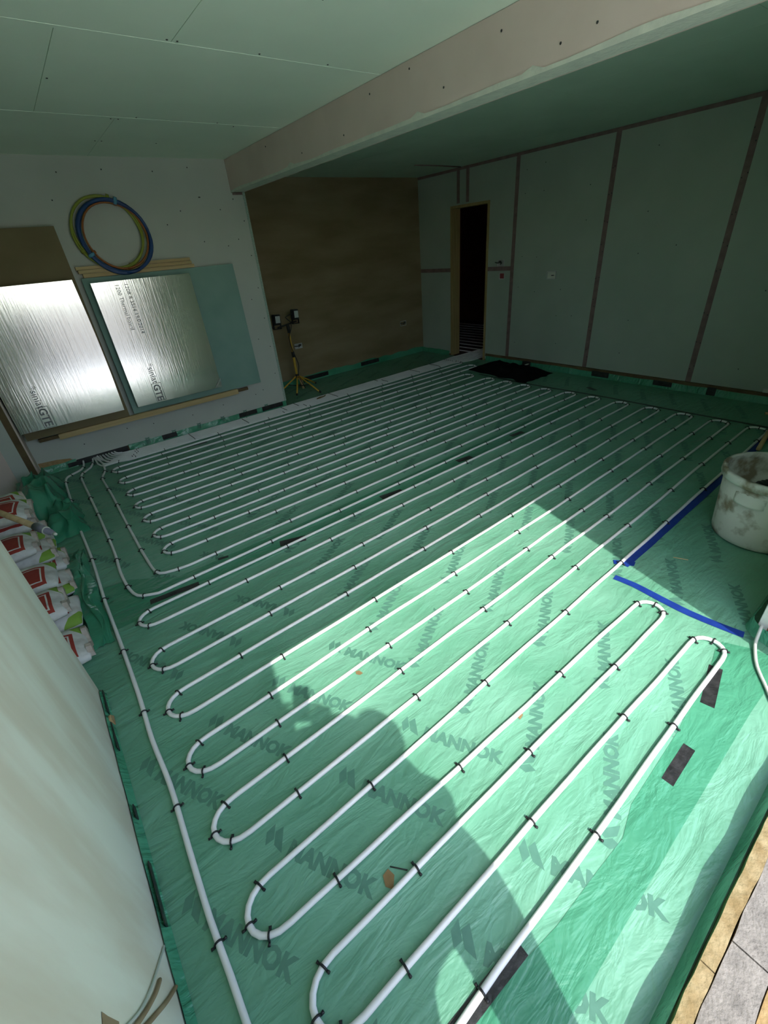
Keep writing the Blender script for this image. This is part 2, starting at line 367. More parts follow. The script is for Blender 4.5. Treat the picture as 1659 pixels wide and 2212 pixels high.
bb = struct(boxobj('baseboard_right', (XD - .012, XD + .012, .0, 4.40, .060, .098), 'wood_dark'))
dr = struct(empty('door_1')); dr['kind'] = 'structure'
boxobj('jamb', (XD - .012, XD + .15, DY0 - .03, DY0, -.002, DZ + .03), 'wood_y', dr)
boxobj('jamb', (XD - .012, XD + .15, DY1, DY1 + .03, -.002, DZ + .03), 'wood_y', dr)
boxobj('head', (XD - .012, XD + .15, DY0, DY1, DZ, DZ + .03), 'wood_y', dr)
# the room beyond the doorway
rr = struct(empty('wall_beyond')); rr['kind'] = 'structure'
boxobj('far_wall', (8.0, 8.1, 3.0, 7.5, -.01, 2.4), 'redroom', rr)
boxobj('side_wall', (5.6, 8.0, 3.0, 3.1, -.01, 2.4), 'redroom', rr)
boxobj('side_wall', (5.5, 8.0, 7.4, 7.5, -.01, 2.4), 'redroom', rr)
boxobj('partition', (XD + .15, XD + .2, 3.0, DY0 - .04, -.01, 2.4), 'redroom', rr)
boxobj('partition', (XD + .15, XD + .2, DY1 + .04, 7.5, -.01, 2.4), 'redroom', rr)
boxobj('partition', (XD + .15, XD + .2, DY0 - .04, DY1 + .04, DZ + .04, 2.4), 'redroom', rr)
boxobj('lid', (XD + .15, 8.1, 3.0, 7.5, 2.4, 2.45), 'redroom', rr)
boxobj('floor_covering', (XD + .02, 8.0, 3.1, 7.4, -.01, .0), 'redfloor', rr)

# left wall, opening with the sacks, return by the back wall
wl = struct(boxobj('wall_left', (XL - .85, XL, YO, 1.83, .012, ZC + .05), 'lwall'))
lr = struct(empty('wall_left_return')); lr['kind'] = 'structure'
boxobj('plaster_return', (XL - .012, XL, 4.69, YF, .0, ZC), 'board_pink', lr)
boxobj('timber_post', (XL - .06, XL - .012, 4.683, YF + .1, -.005, ZC), 'wood_dark', lr)
boxobj('plaster_strip', (XL - .165, XL - .06, 4.672, YF + .1, -.005, ZC), 'board_grey', lr)
boxobj('reveal_board', (XL - .75, XL - .165, 4.66, YF + .1, -.005, ZC), 'board_pink', lr)
rc = struct(boxobj('wall_recess', (XL - .85, XL - .75, 1.5, 5.1, -.01, ZC + .05), 'board_grey'))

# wall with the big opening behind the camera
wf = struct(empty('wall_front')); wf['kind'] = 'structure'
boxobj('pier', (-3.0, JL, YO, YI, -.1, ZC + .05), 'lwall', wf)
boxobj('lintel', (JL, JR, YO, YI, HEAD, ZC + .05), 'lwall', wf)
boxobj('pier', (JR + .035, XD + .2, YO, YI, .03, ZC + .05), 'lwall', wf)
boxobj('upper_wall', (-3.0, XD + 1.0, YO, YI, ZC + .05, 4.6), 'lwall', wf)
boxobj('timber_lining', (JR + .002, JR + .034, YO + .02, YI - .004, .03, HEAD), 'sand', wf)
boxobj('shadow_edge_post', (1.86, JR + .03, YO + .002, YO + .075, -.06, HEAD), 'wood_y', wf)  # added post, out of view, sets the right shadow edge of the sun patch
boxobj('corner_bead', (JR, JR + .045, YI - .006, YI + .004, .02, HEAD), 'bead', wf)
boxobj('corner_bead', (JR - .002, JR + .002, YI - .03, YI + .002, .02, HEAD), 'joint', wf)

# threshold of the opening: insulation, blocks, outer stone
th = struct(empty('threshold')); th['kind'] = 'structure'
random.seed(5)
def rough_bar(name, x0, x1, y0, y1, z0, z1, m, amp):
    n = max(2, int((x1 - x0) / .02)); v, f = [], []
    for i in range(n + 1):
        x = x0 + (x1 - x0) * i / n
        a = mnoise.noise((x * 14, y0 * 9, 1)) * amp; b = mnoise.noise((x * 17, y1 * 9, 7)) * amp; c = mnoise.noise((x * 11, 3, y0)) * amp * .6
        v += [(x, y0 + a, z0), (x, y1 + b, z0), (x, y1 + b, z1 + c), (x, y0 + a, z1 + c * .7)]
    for i in range(n):
        q = i * 4
        for k in range(4): f.append((q + k, q + (k + 1) % 4, q + 4 + (k + 1) % 4, q + 4 + k))
    f += [(3, 2, 1, 0), tuple(n * 4 + k for k in range(4))]
    return pyobj(name, v, f, m, th)
for a, b in ((JL, .705), (.708, 1.58), (1.583, JR)): rough_bar('insulation_strip', a, b, -.163, -.132, -.1, .052, 'insul', .004)
for a, b in ((JL, .36), (.364, .80), (.804, 1.24), (1.244, 1.68), (1.684, JR + .3)): rough_bar('concrete_block', a, b, -.245, -.166, -.1, .048, 'concrete', .003)
rough_bar('outer_stone', JL, JR + .3, -.36, -.248, -.1, .044, 'sand', .003)

# ------------------------------------------------------------------ membrane
def und(x, y):
    return .0011 * mnoise.noise((x * 2.3, y * 2.3, 0)) + .0006 * mnoise.noise((x * 6, y * 6, 4))
dpm = empty('polythene_membrane'); tag(dpm, 'green printed polythene sheet covering the whole room floor', 'plastic sheet')
nx, ny = 200, 210; x0, x1, y0, y1 = XL + .005, XD - .012, -.125, YB - .004
v, f = [], []
for j in range(ny + 1):
    for i in range(nx + 1):
        x = x0 + (x1 - x0) * i / nx; y = y0 + (y1 - y0) * j / ny; v.append((x, y, und(x, y)))
for j in range(ny):
    for i in range(nx):
        if y0 + (y1 - y0) * (j + 1) / ny > YF - .005 and x0 + (x1 - x0) * i / nx < XE + .003: continue
        a = j * (nx + 1) + i; f.append((a, a + 1, a + nx + 2, a + nx + 1))
pyobj('main_sheet', v, f, 'poly', dpm, True)
# recess floor piece
def ribbon(name, path, top, m, parent, jag=.006, curl=.012, nseg=None):
    """an upturned edge of the sheet: path on the floor, rising to height top."""
    pts = smooth_path([(p[0], p[1], 0) for p in path], .03); v, f = [], []
    for i, p in enumerate(pts):
        t = (pts[min(i + 1, len(pts) - 1)] - pts[max(i - 1, 0)]).normalized(); nrm = Vector((-t.y, t.x, 0))
        n1 = mnoise.noise((p.x * 6, p.y * 6, 2)); h = top + jag * n1 * 2.2
        for k in range(5):
            q = k / 4; off = curl * math.sin(q * PI) * (.5 + n1) + (curl * 1.5 * (1 - q) ** 3)
            w_ = p + nrm * off; v.append((w_.x, w_.y, h * q + .0015))
    for i in range(len(pts) - 1):
        for k in range(4): a = i * 5 + k; f.append((a, a + 1, a + 6, a + 5))
    return pyobj(name, v, f, m, parent, True)
ribbon('upturned_edge', [(XE - .01, YF - .004), (.45, YF - .004)], .058, 'poly_up', dpm, .002, .01)
ribbon('upturned_edge', [(-.02, YF - .004), (XL + .01, YF - .004)], .062, 'poly_up', dpm, .012, .02)
ribbon('upturned_edge', [(XD - .018, 4.38), (XD - .018, .2)], .066, 'poly_up', dpm, .003, -.012)
ribbon('upturned_edge', [(XE + .01, YB - .006), (XD - .02, YB - .006)], .075, 'poly_up', dpm, .012, -.012)
ribbon('upturned_edge', [(XD - .02, YB - .01), (XD - .02, DY1 + .05)], .07, 'poly_up', dpm, .01, -.012)
ribbon('upturned_edge', [(XL + .004, 1.8), (XL + .004, 1.0), (XL + .004, .2), (XL + .004, -.1)], .028, 'poly_up', dpm, .006, .012)
ribbon('upturned_edge', [(JL + .01, -.122), (.4, -.124), (.9, -.122), (1.4, -.124), (1.85, -.120)], .068, 'poly_up', dpm, .006, .012)
ribbon('upturned_edge', [(1.85, -.120), (1.93, -.04), (1.98, .08), (2.02, .15), (2.2, .155), (3.2, .15), (5.2, .15)], .06, 'poly_up', dpm, .006, .010)
# doubled laps and the lap along the threshold
def patch(name, pts, z, m, parent=dpm, label=None):
    bm = bmesh.new(); vs = [bm.verts.new((x, y, 0)) for x, y in pts]; bm.faces.new(vs)
    bmesh.ops.triangulate(bm, faces=bm.faces[:])
    bmesh.ops.subdivide_edges(bm, edges=[e for e in bm.edges if e.calc_length() > .12], cuts=3, use_grid_fill=True)
    for q in bm.verts: q.co.z = und(q.co.x, q.co.y) + z
    o = obj(name, bm, m, parent, True)
    if label: o['label'] = label
    return o
patch('lap_strip', [(-.1, .012), (.45, .010), (1.0, .013), (1.57, .012), (1.93, .0), (1.90, .12), (1.86, .20), (1.80, .205), (1.70, .185), (1.3, .15), (.95, .14), (.84, .112), (.70, .118), (.52, .123), (.1, .17), (-.1, .18)], .0011, 'poly_lap', label='brighter doubled strip of green polythene')
patch('lap_strip', [(-.3, 2.66), (-.2, 2.2), (.25, 2.20), (.9, 2.21), (1.8, 2.225), (2.7, 2.25), (4.4, 2.26), (4.4, 2.42), (2.7, 2.41), (1.8, 2.40), (.9, 2.40), (.2, 2.42), (-.05, 2.62)], .0008, 'poly_lap2' if 'poly_lap2' in MT else 'poly_lap', label='doubled strip where two sheets overlap')
# printed lettering: mark + MANNOK, flat on the sheet
def text_mesh(s, size, offset=.0):
    c = bpy.data.curves.new('t', 'FONT'); c.body = s; c.size = size; c.offset = offset; c.resolution_u = 2
    o = bpy.data.objects.new('t', c); COL.objects.link(o)
    dg = bpy.context.evaluated_depsgraph_get(); me = bpy.data.meshes.new_from_object(o.evaluated_get(dg))
    V_ = [tuple(q.co) for q in me.vertices]; F_ = [tuple(p.vertices) for p in me.polygons]
    bpy.data.objects.remove(o); bpy.data.curves.remove(c); bpy.data.meshes.remove(me)
    return V_, F_
TV, TF = text_mesh('MANNOK', .070, .0036)
xmin = min(q[0] for q in TV); xmax = max(q[0] for q in TV)
sx = .295 / (xmax - xmin)
LV = [((q[0] - xmin) * sx + .093, q[1] * .90) for q in TV]; LF = list(TF)
for quad in (((.017, -.001), (.033, .023), (.013, .062), (.0, .031)), ((.043, .010), (.077, .0), (.043, .064), (.026, .043))):
    b0 = len(LV); LV += list(quad); LF.append((b0, b0 + 1, b0 + 2, b0 + 3))
places = []
A30 = math.radians(29)
for c0 in (.80, 1.29, 1.97, 2.44, 3.12, 3.60, 4.28, 4.76):
    for j in range(-1, 19):
        y = .095 + .2925 * j
        if y < -.11 or y > 5.4: continue
        if y > 4.3 and c0 < 2.0: continue
        if c0 > 1.5 and y > 1.08: places.append((c0 + .34, y + .24, A30 + PI))
        else: places.append((c0, y, A30))
for c0 in (-.27, -.01, .27, .56):
    for j, y in enumerate((.28, .82, 1.345)): places.append((c0, y, -math.radians(61)))
    for y in (1.675, 2.24, 2.78, 3.3, 3.85, 4.4):
        places.append((c0 + .03, y, math.radians(120)))
v, f = [], []
for (px, py, an) in places:
    ca, sa = math.cos(an), math.sin(an); b0 = len(v)
    P = [(px + q[0] * ca - q[1] * sa, py + q[0] * sa + q[1] * ca) for q in LV]
    if any(a < XL + .01 or b < -.115 or a > XD - .05 or (b > YF - .05 and a < XE + .03) or b > YB - .05 for a, b in P): continue
    v += [(a, b, und(a, b) + .00055) for a, b in P]; f += [tuple(b0 + i for i in t) for t in LF]
pl = pyobj('printed_lettering', v, f, 'print', dpm); pl['label'] = 'dark green MANNOK lettering printed on the sheet'
# same letters on the turned-up edge under the foil boards
for k in range(6):
    ox = .62 + k * .27
    pyobj('printed_lettering', [(ox + q[1] * .9, YF - .0135, .008 + (q[0] - .11) * .28) for q in LV], LF[:len(TF)], 'print', dpm)

def strip(name, a, b, wdt, m, z=.0018, jag=.004, label=None, seg=8):
    a, b = Vector((*a, 0)), Vector((*b, 0)); t = (b - a); n = Vector((-t.y, t.x, 0)).normalized(); P, Q = [], []
    for i in range(seg + 1):
        c = a + t * i / seg; d = mnoise.noise((c.x * 9, c.y * 9, z)) * jag
        P.append(c + n * (wdt / 2 + d)); Q.append(c - n * (wdt / 2 - d * .5))
    v = [(p.x, p.y, und(p.x, p.y) + z) for p in P] + [(p.x, p.y, und(p.x, p.y) + z) for p in Q]
    v += [(p[0], p[1], p[2] - .0008) for p in v]
    K = seg + 1; f = []
    for i in range(seg): f += [(K + i, K + i + 1, i + 1, i), (i, i + 1, 2 * K + i + 1, 2 * K + i), (3 * K + i, 3 * K + i + 1, K + i + 1, K + i)]
    f += [(0, 2 * K, 3 * K, K), (K - 1, 2 * K - 1, 4 * K - 1, 3 * K - 1)]
    o = pyobj(name, v, f, m, dpm)
    if label: o['label'] = label
    return o
for a, b, wd_ in (((.01, 2.30), (.27, 2.262), .042), ((.80, 2.285), (.955, 2.225), .062), ((1.62, 2.275), (1.80, 2.245), .06), ((2.44, 2.295), (2.585, 2.27), .055), ((3.15, 2.30), (3.3, 2.28), .05),
                  ((1.49, .125), (1.70, .168), .046), ((1.10, .098), (1.275, .100), .036), ((.16, .166), (.415, .156), .040), ((1.24, 4.43), (1.52, 4.39), .035), ((2.55, 4.45), (2.72, 4.42), .04), ((2.75, 4.3), (2.82, 4.28), .04), ((.44, 2.415), (.50, 2.40), .022), ((.9, 4.55), (1.1, 4.53), .03)):
    strip('tape_patch', a, b, wd_, 'btape')
def wstrip(name, P, wd_, m, z=.0022, label=None):
    pts = smooth_path([(x, y, 0) for x, y in P], .04); v, f = [], []
    for i, p in enumerate(pts):
        t = (pts[min(i + 1, len(pts) - 1)] - pts[max(i - 1, 0)]).normalized(); n = Vector((-t.y, t.x, 0)); ww = wd_ * (1 + .12 * mnoise.noise((p.x * 5, p.y * 5, 1)))
        for s in (-.5, .5):
            q = p + n * ww * s; v.append((q.x, q.y, und(q.x, q.y) + z))
    for i in range(len(pts) - 1): a = 2 * i; f.append((a, a + 1, a + 3, a + 2))
    o = pyobj(name, v, f, m, dpm)
    if label: o['label'] = label
wstrip('blue_tape', [(2.07, .735), (2.3, .732), (2.8, .738), (3.4, .742), (4.0, .75), (4.58, .765)], .055, 'bluetape', .0024, 'long blue tape beside the outermost pipe run')
wstrip('blue_tape', [(1.935, .745), (1.925, .66), (1.90, .50), (1.90, .38), (1.915, .26), (1.945, .165), (1.97, .12)], .040, 'bluetape', .0024, 'wavy blue tape along the edge of the sunlight') if False else None
wstrip('blue_tape', [(1.945, .715), (1.955, .62), (1.945, .48), (1.94, .36), (1.95, .25), (1.965, .155)], .042, 'bluetape', .0024, 'wavy blue tape along the edge of the sunlight')
patch('blue_tape', [(2.045, .77), (2.075, .79), (2.14, .70), (2.10, .69)], .0027, 'bluetape')
wstrip('dark_joint_strip', [(4.63, .80), (4.625, 1.4), (4.635, 2.3), (4.60, 3.1), (4.62, 3.95)], .035, 'btape', .002)

# stuck-on tapes at the turned-up edges
def vtape(name, x0, x1, y0, y1, z0, z1): boxobj(name, (x0, x1, y0, y1, z0, z1), 'btape', dpm)
for a, b in ((.78, .93), (1.64, 1.86), (1.93, 2.20)): vtape('tape_patch', a, b, YF - .019, YF - .016, .012, .062)
vtape('tape_patch', -.10, -.02, YF - .03, YF - .027, .01, .05)
for y, h, z in ((2.60, .10, .02), (3.6, .09, .02), (2.62, .0, 0)):
    if h: vtape('tape_patch', XD - .036, XD - .033, y, y + .13, z, z + .06)
vtape('tape_patch', XD - .036, XD - .033, 1.42, 1.50, .005, .085); vtape('tape_patch', XD - .037, XD - .034, 1.83, 2.02, .025, .075)
vtape('tape_patch', XD - .037, XD - .034, 2.52, 2.66, .02, .08)
for a, b in ((2.95, 3.35), (3.95, 4.3)): vtape('tape_patch', a, b, YB - .026, YB - .023, .02, .075)
for a, b in ((1.66, 1.80), (1.46, 1.60), (.80, .99), (1.15, 1.2)): vtape('tape_patch', XL + .014, XL + .017, a, b, .002, .03)
strip('tape_patch', (3.28, 3.9), (3.30, 4.0), .05, 'btape') if False else None
strip('tape_patch', (4.80, 2.42), (4.86, 2.55), .05, 'btape')

# ------------------------------------------------------------------ heating pipes and their clips
PR = .0088
def clip_mesh():
    v, f = [], []
    r = PR + .0022
    arch = [(0, r * math.cos(a), PR + r * math.sin(a)) for a in [PI * i / 6 for i in range(7)]]
    arch = [(0, r, .002)] + arch + [(0, -r, .002)]
    tube_vf(arch, .0031, 5, v, f)
    for s in (-1, 1):
        tube_vf([(0, s * r, .003), (0, s * (r + .010), .0065)], [.0032, .0045], 5, v, f)
    me = bpy.data.meshes.new('pipe_clip'); me.from_pydata(v, [], f); me.update(); me.materials.append(MT['clip'])
    for p in me.polygons: p.use_smooth = True
    return me
CLIP = clip_mesh()
def add_clip(p, t, parent):
    o = bpy.data.objects.new('pipe_clip', CLIP); COL.objects.link(o); o.parent = parent
    o.location = (p[0], p[1], p[2] - PR); o.rotation_euler = (0, 0, math.atan2(t[1], t[0]))
def wob(x, y, k): return .006 * mnoise.noise((x * 1.7, k * 7.3, 0)) + .0025 * mnoise.noise((x * 4.3, k * 3.1, 5))
def run_pts(y_l, y_r, xa, xb, k, fwd):
    n = max(4, int(abs(xb - xa) / .07)); out = []
    for i in range(n + 1):
        x = xa + (xb - xa) * i / n; q = (x - 0) / 4.5
        out.append(Vector((x, y_l + (y_r - y_l) * min(max(q, 0), 1) + wob(x, 0, k) * min(1, 6 * min(i / n, 1 - i / n) + .1), PR + .001)))
    return out
def arc(x, ya, yb, side, rx, sq=1.0):
    """turn from ya to yb bulging to side (+1 right, -1 left), centre line at x."""
    c = (ya + yb) / 2; h = (yb - ya) / 2; out = []
    for i in range(1, 10):
        a = PI * i / 10; out.append(Vector((x + side * rx * math.sin(a) ** sq, c - h * math.cos(a), PR + .001)))
    return out
def pipe(name, pts, clips, m='white', label=None, group=None):
    root = empty(name); tag(root, label, 'pipe', group)
    v, f = tube_vf(pts, PR, 10); o = pyobj('tube', v, f, m, root, True)
    for p, t in clips: add_clip(p, t, root)
    return root
def along(pts, dists):
    """points at arc lengths"""
    out = []; acc = 0; d = sorted(dists); k = 0
    for i in range(len(pts) - 1):
        s = (pts[i + 1] - pts[i]).length
        while k < len(d) and d[k] <= acc + s:
            q = (d[k] - acc) / s; out.append((pts[i].lerp(pts[i + 1], q), pts[i + 1] - pts[i])); k += 1
        acc += s
    return out
random.seed(11)
def snake(first, left_x, right_x, runs, start_at_right):
    """first: lead-in points; runs: list of (yL, yR); alternate direction."""
    pts = [Vector(p) for p in first]; clips = []
    going_right = not start_at_right
    for k, (yl, yr, xl, xr) in enumerate(runs):
        a, b = (xl, xr) if going_right else (xr, xl)
        R = run_pts(yl, yr, a, b, k + yl, going_right)
        ph = random.uniform(.12, .5); d = ph; Ls = abs(b - a)
        ds = []
        while d < Ls - .1: ds.append(d); d += random.uniform(.50, .60)
        clips += along(R, ds)
        pts += R
        if k + 1 < len(runs):
            nl, nr, nxl, nxr = runs[k + 1]
            if going_right:
                A = arc(max(xr, nxr), R[-1].y, nl + (nr - nl) * min(max(nxr / 4.5, 0), 1), 1, .085, .75)
            else:
                A = arc(min(xl, nxl), R[-1].y, nl, -1, .095, .85)
            pts += A; T = A
            for q in (0, 4, 7): clips.append((T[q], T[min(q + 1, 8)] - T[max(q - 1, 0)]))
        going_right = not going_right
    return pts, clips

XR = 4.47
farL = [4.55, 4.41, 4.24, 4.10, 3.92, 3.78, 3.635, 3.495, 3.355, 3.215, 3.075, 2.935, 2.82, 2.68]
farR = [4.545, 4.39, 4.235, 4.085, 3.925, 3.73, 3.588, 3.455, 3.315, 3.195, 3.055, 2.915, 2.775, 2.63]
runsA = [(4.685 - .03, 4.66, .42, 4.88)]
for i, (a, b) in enumerate(zip(farL, farR)):
    xr = 4.88 if i < 1 else (4.84 if i < 3 else 4.44)
    runsA.append((a, b, .30, xr))
runsA.append((2.475, 2.49, .30, XR))
leadA = smooth_path([(.15, 5.03, .05), (.165, 4.93, .02), (.20, 4.83, PR), (.255, 4.735, PR + .001), (.33, 4.68, PR + .001), (.40, 4.657, PR + .001)], .03)
ptsA, clA = snake(leadA, 0, 0, runsA, False)
P3 = [(.30, 2.475), (.248, 2.482), (.147, 2.506), (.105, 2.57), (.096, 2.8), (.095, 3.012), (.098, 3.453), (.104, 3.848), (.102, 4.15), (.103, 4.394), (.15, 4.55), (.165, 4.70), (.162, 4.83), (.14, 4.95), (.135, 5.03)]
tailA = smooth_path([(x, y, PR + .001 + (.03 if y > 4.98 else .008 if y > 4.9 else 0)) for x, y in P3], .05)
ptsA += tailA[1:]
clA += along(tailA, [.08, .22, .55, .95, 1.38, 1.75, 2.05, 2.22])
clA += along(leadA, [.28, .38])
pipe('heating_pipe', ptsA, clA, label='long white heating pipe looping to and fro across the shaded far half of floor')

runsB = [(2.335, 2.355, .10, XR)]
nearL = [2.222, 2.085, 1.885, 1.735, 1.577, 1.435, 1.288, 1.15, 1.005, .868, .722]
nearR = [2.215, 2.057, 1.917, 1.765, 1.625, 1.48, 1.34, 1.193, 1.053, .918, .778]
nearX = [.02, .02, .0, .0, -.01, -.01, -.015, -.015, -.02, -.02, -.025]
for a, b, x in zip(nearL, nearR, nearX): runsB.append((a, b, x, XR))
runsB[0] = (2.335, 2.355, .07, XR)
runsB += [(.585, .585 + (.545 - .585) * 4.5 / 1.8, -.025, 1.795), (.458, .458 + (.425 - .458) * 4.5 / 1.8, .03, 1.795), (.318, .318 + (.285 - .318) * 4.5 / 1.78, .03, 1.745), (.165, .165, -.02, 1.745)]
P2 = [(.135, 5.03), (.11, 4.97), (.098, 4.90), (.06, 4.76), (-.02, 4.672), (-.043, 4.55), (-.045, 4.399), (-.042, 3.843), (-.042, 3.48), (-.047, 2.992), (-.062, 2.71), (-.055, 2.50), (-.03, 2.40), (.02, 2.36), (.07, 2.335)]
leadB = smooth_path([(x, y, PR + .001 + (.03 if y > 4.98 else .008 if y > 4.9 else 0)) for x, y in P2], .05)
ptsB, clB = snake(leadB[:-1], 0, 0, runsB, False)
clB += along(leadB, [.18, .40, .52, 1.05, 1.42, 1.90, 2.2, 2.55, 2.72])
P1 = [(-.02, .165), (-.12, .18), (-.18, .25), (-.197, .38), (-.198, .593), (-.2, .742), (-.193, .953), (-.184, 1.192), (-.19, 1.424), (-.183, 1.664), (-.182, 2.04), (-.185, 2.492), (-.176, 3.015), (-.182, 3.475), (-.177, 3.934), (-.172, 4.375), (-.165, 4.58), (-.139, 4.69), (-.05, 4.755), (-.01, 4.80), (.02, 4.90), (.035, 5.03)]
tailB = smooth_path([(x, y, PR + .001 + (.03 if y > 4.98 else .008 if y > 4.9 else 0)) for x, y in P1], .05)
ptsB += tailB[1:]
clB += along(tailB, [.62, 1.05, 1.52, 1.95, 2.45, 2.95, 3.5, 4.05, 4.5, 4.68, 4.85])
pipe('heating_pipe', ptsB, clB, label='long white heating pipe looping through the sunlit near half of the floor')

# bundle along the back wall, through the doorway
NB = 8
for k in range(NB):
    yb = 4.895 - k * .0285 + .0
    xs = .455 - k * .0315
    fan = [(xs - .16 + k * .006, 5.03, .05), (xs - .135 + k * .004, 4.955, .02), (xs - .09, yb + .045 - k * .002, PR + .002), (xs + .0 + k * .006, yb + .008 - k * .001, PR + .001)]
    yend = 4.93 - k * .055
    main = [(1.0, yb + .003 * math.sin(k), PR + .001), (1.66, yb, PR + .001), (2.1, yb - .012, PR + .001), (2.35, yb - .0, PR + .001), (2.8, yb, PR + .001), (3.6, yb, PR + .001), (4.3, yb + .004, PR + .001), (4.75, yb, PR + .001), (5.1, yend + .01, PR + .001), (5.35, yend, PR + .001), (6.2, yend - .02, PR + .001)]
    pts = smooth_path(fan + main, .06)
    cl = []
    for i in range(len(pts) - 1):
        for xc in (.50 - k * .008, 1.05 - k * .004, 1.66 - k * .004, 2.13 - k * .006, 2.33 + k * .004, 2.80, 3.58 + .008 * k, 4.24, 4.60, 4.95):
            if pts[i].x <= xc < pts[i + 1].x: cl.append((pts[i].lerp(pts[i + 1], .5), pts[i + 1] - pts[i]))
    nth = ('first', 'second', 'third', 'fourth', 'fifth', 'sixth', 'seventh', 'eighth')[k]
    pipe('heating_pipe', pts, cl, label=nth + ' straight white pipe from the back wall in the bundle to the doorway', group='bundled pipes along the back wall')
# pipes on the floor of the room beyond
for k in range(11):
    x = 5.56 + k * .20
    o = tube('heating_pipe', [(x, 3.3, .012), (x, 7.2, .012)], PR, 'pipe_grey', None, 8)
    tag(o, 'white heating pipe crossing the dark room beyond the doorway', 'pipe', 'pipes in the room beyond the doorway')

# ------------------------------------------------------------------ things against the back wall
lean = math.radians(2.0)
def board(name, X0, X1, Z0, Z1, yfoot, th_, m, label, cat, edge=None, bow=0.0, lean_=lean):
    """sheet standing on the batten, leaning against the wall; yfoot = front face at its foot"""
    n = 16; v, f = [], []
    for k in range(n + 1):
        q = k / n; z = Z0 + (Z1 - Z0) * q; y = yfoot + math.tan(lean_) * (z - Z0) ; bx = bow * math.sin(q * PI)
        v += [(X0, y, z), (X1 + bx, y, z), (X1 + bx, y + th_, z), (X0, y + th_, z)]
    for k in range(n):
        a = k * 4
        for i in range(4): f.append((a + i, a + (i + 1) % 4, a + 4 + (i + 1) % 4, a + 4 + i))
    f += [(3, 2, 1, 0), tuple(n * 4 + i for i in range(4))]
    o = pyobj(name, v, f, m); tag(o, label, cat)
    if edge:
        o.data.materials.append(MT[edge])
        for p in o.data.polygons:
            if abs(p.normal.y) < .5: p.material_index = 1
    return o
board('hardboard_sheet', -.29, .552, .365, 1.925, 4.845, .012, 'hardboard', 'tall brown hardboard sheet behind the left foil panel', 'board')
board('plasterboard_sheet', .60, 1.955, .365, 1.545, 4.872, .0125, 'green_board', 'green plasterboard sheet behind the right foil panel', 'board')
fa = board('foil_insulation_board', -.305, .518, .45, 1.545, 4.765, .055, 'foilA', 'shiny foil insulation board at the left, in front of the brown sheet', 'insulation board', 'foil_edge', .012)
fb = board('foil_insulation_board', .645, 1.485, .435, 1.505, 4.80, .05, 'foilB', 'shiny foil insulation board leaning on the green plasterboard', 'insulation board', 'foil_edge')
# printed marks on the foil: lettering runs up the board
MT['foilprint'] = mat('grey_foil_print', (.20, .21, .21), rough=.45, metal=.3)
def foil_text(parent, s, size, x, z, yf, z0, rot, off=.0):
    V_, F_ = text_mesh(s, size, off); ca, sa = math.cos(rot), math.sin(rot); v = []
    for q in V_:
        X = x + q[0] * ca - q[1] * sa; Z = z + q[0] * sa + q[1] * ca
        v.append((X, yf + math.tan(lean) * (Z - z0) - .0012, Z))
    return pyobj('printed_mark', v, F_, 'foilprint', parent)
def foil_ring(parent, x0, x1, z0_, z1_, wd_, yf, zb):
    Q = [(x0, z0_), (x1, z0_), (x1, z1_), (x0, z1_), (x0 + wd_, z0_ + wd_), (x1 - wd_, z0_ + wd_), (x1 - wd_, z1_ - wd_), (x0 + wd_, z1_ - wd_)]
    v = [(X, yf + math.tan(lean) * (Z - zb) - .0012, Z) for X, Z in Q]
    pyobj('printed_mark', v, [(i, (i + 1) % 4, 4 + (i + 1) % 4, 4 + i) for i in range(4)], 'foilprint', parent)
foil_text(fb, '*siniat', .075, .845, .80, 4.80, .435, -PI / 2); foil_text(fb, 'GTE', .085, .838, .605, 4.80, .435, -PI / 2 + .0, .002)
foil_ring(fb, .825, .915, .445, .615, .004, 4.80, .435)
foil_text(fb, '1208 8 3514 19:0:2014', .045, .90, 1.48, 4.80, .435, -PI / 2); foil_text(fb, '1200 Thermal board', .045, .825, 1.48, 4.80, .435, -PI / 2)
foil_text(fa, '*siniat', .075, -.105, .81, 4.765, .45, -PI / 2); foil_text(fa, 'GTE', .085, -.112, .625, 4.765, .45, -PI / 2, .002)
foil_ring(fa, -.125, -.035, .455, .635, .004, 4.765, .45)
# torn bright corner of the right foil board
pyobj('torn_foil_corner', [(1.487, 4.797, .435), (1.41, 4.796, .437), (1.49, 4.785, .53), (1.45, 4.778, .47)], [(0, 1, 3), (0, 3, 2), (1, 2, 3)], 'foil_edge', fb)
# ledge battens under the boards
def batten(name, x0, x1, y0, y1, z0, z1, m, label, rot=0):
    o = boxobj(name, (x0, x1, y0, y1, z0, z1), m, None, .002); o.rotation_euler = (0, rot, 0); return tag(o, label, 'batten')
batten('timber_batten', -.06, 1.655, 4.82, 4.865, .315, .363, 'wood', 'pale pine batten fixed low on the wall carrying the boards')
batten('dark_batten', -.215, 1.79, 4.868, 4.893, .320, .350, 'wood_dark', 'thin dark batten behind the pine batten under the boards')
batten('plaster_batten', -.31, .02, 4.82, 4.866, .366, .38, 'board_grey', 'short pale strip under the left foil panel') if False else None
# loose battens on top of the boards
batten('timber_batten', .625, 1.575, 4.91, 4.962, 1.548, 1.578, 'wood', 'lowest pale batten lying on the green sheet under the coils')
batten('timber_batten', .60, 1.56, 4.915, 4.965, 1.580, 1.606, 'wood', 'upper long batten lying under the pipe coils')
batten('timber_batten', .59, .80, 4.92, 4.965, 1.608, 1.632, 'wood', 'short batten end beside the brown sheet')
batten('timber_batten', 1.02, 1.555, 4.925, 4.967, 1.608, 1.632, 'wood', 'topmost batten right of the pipe coils')

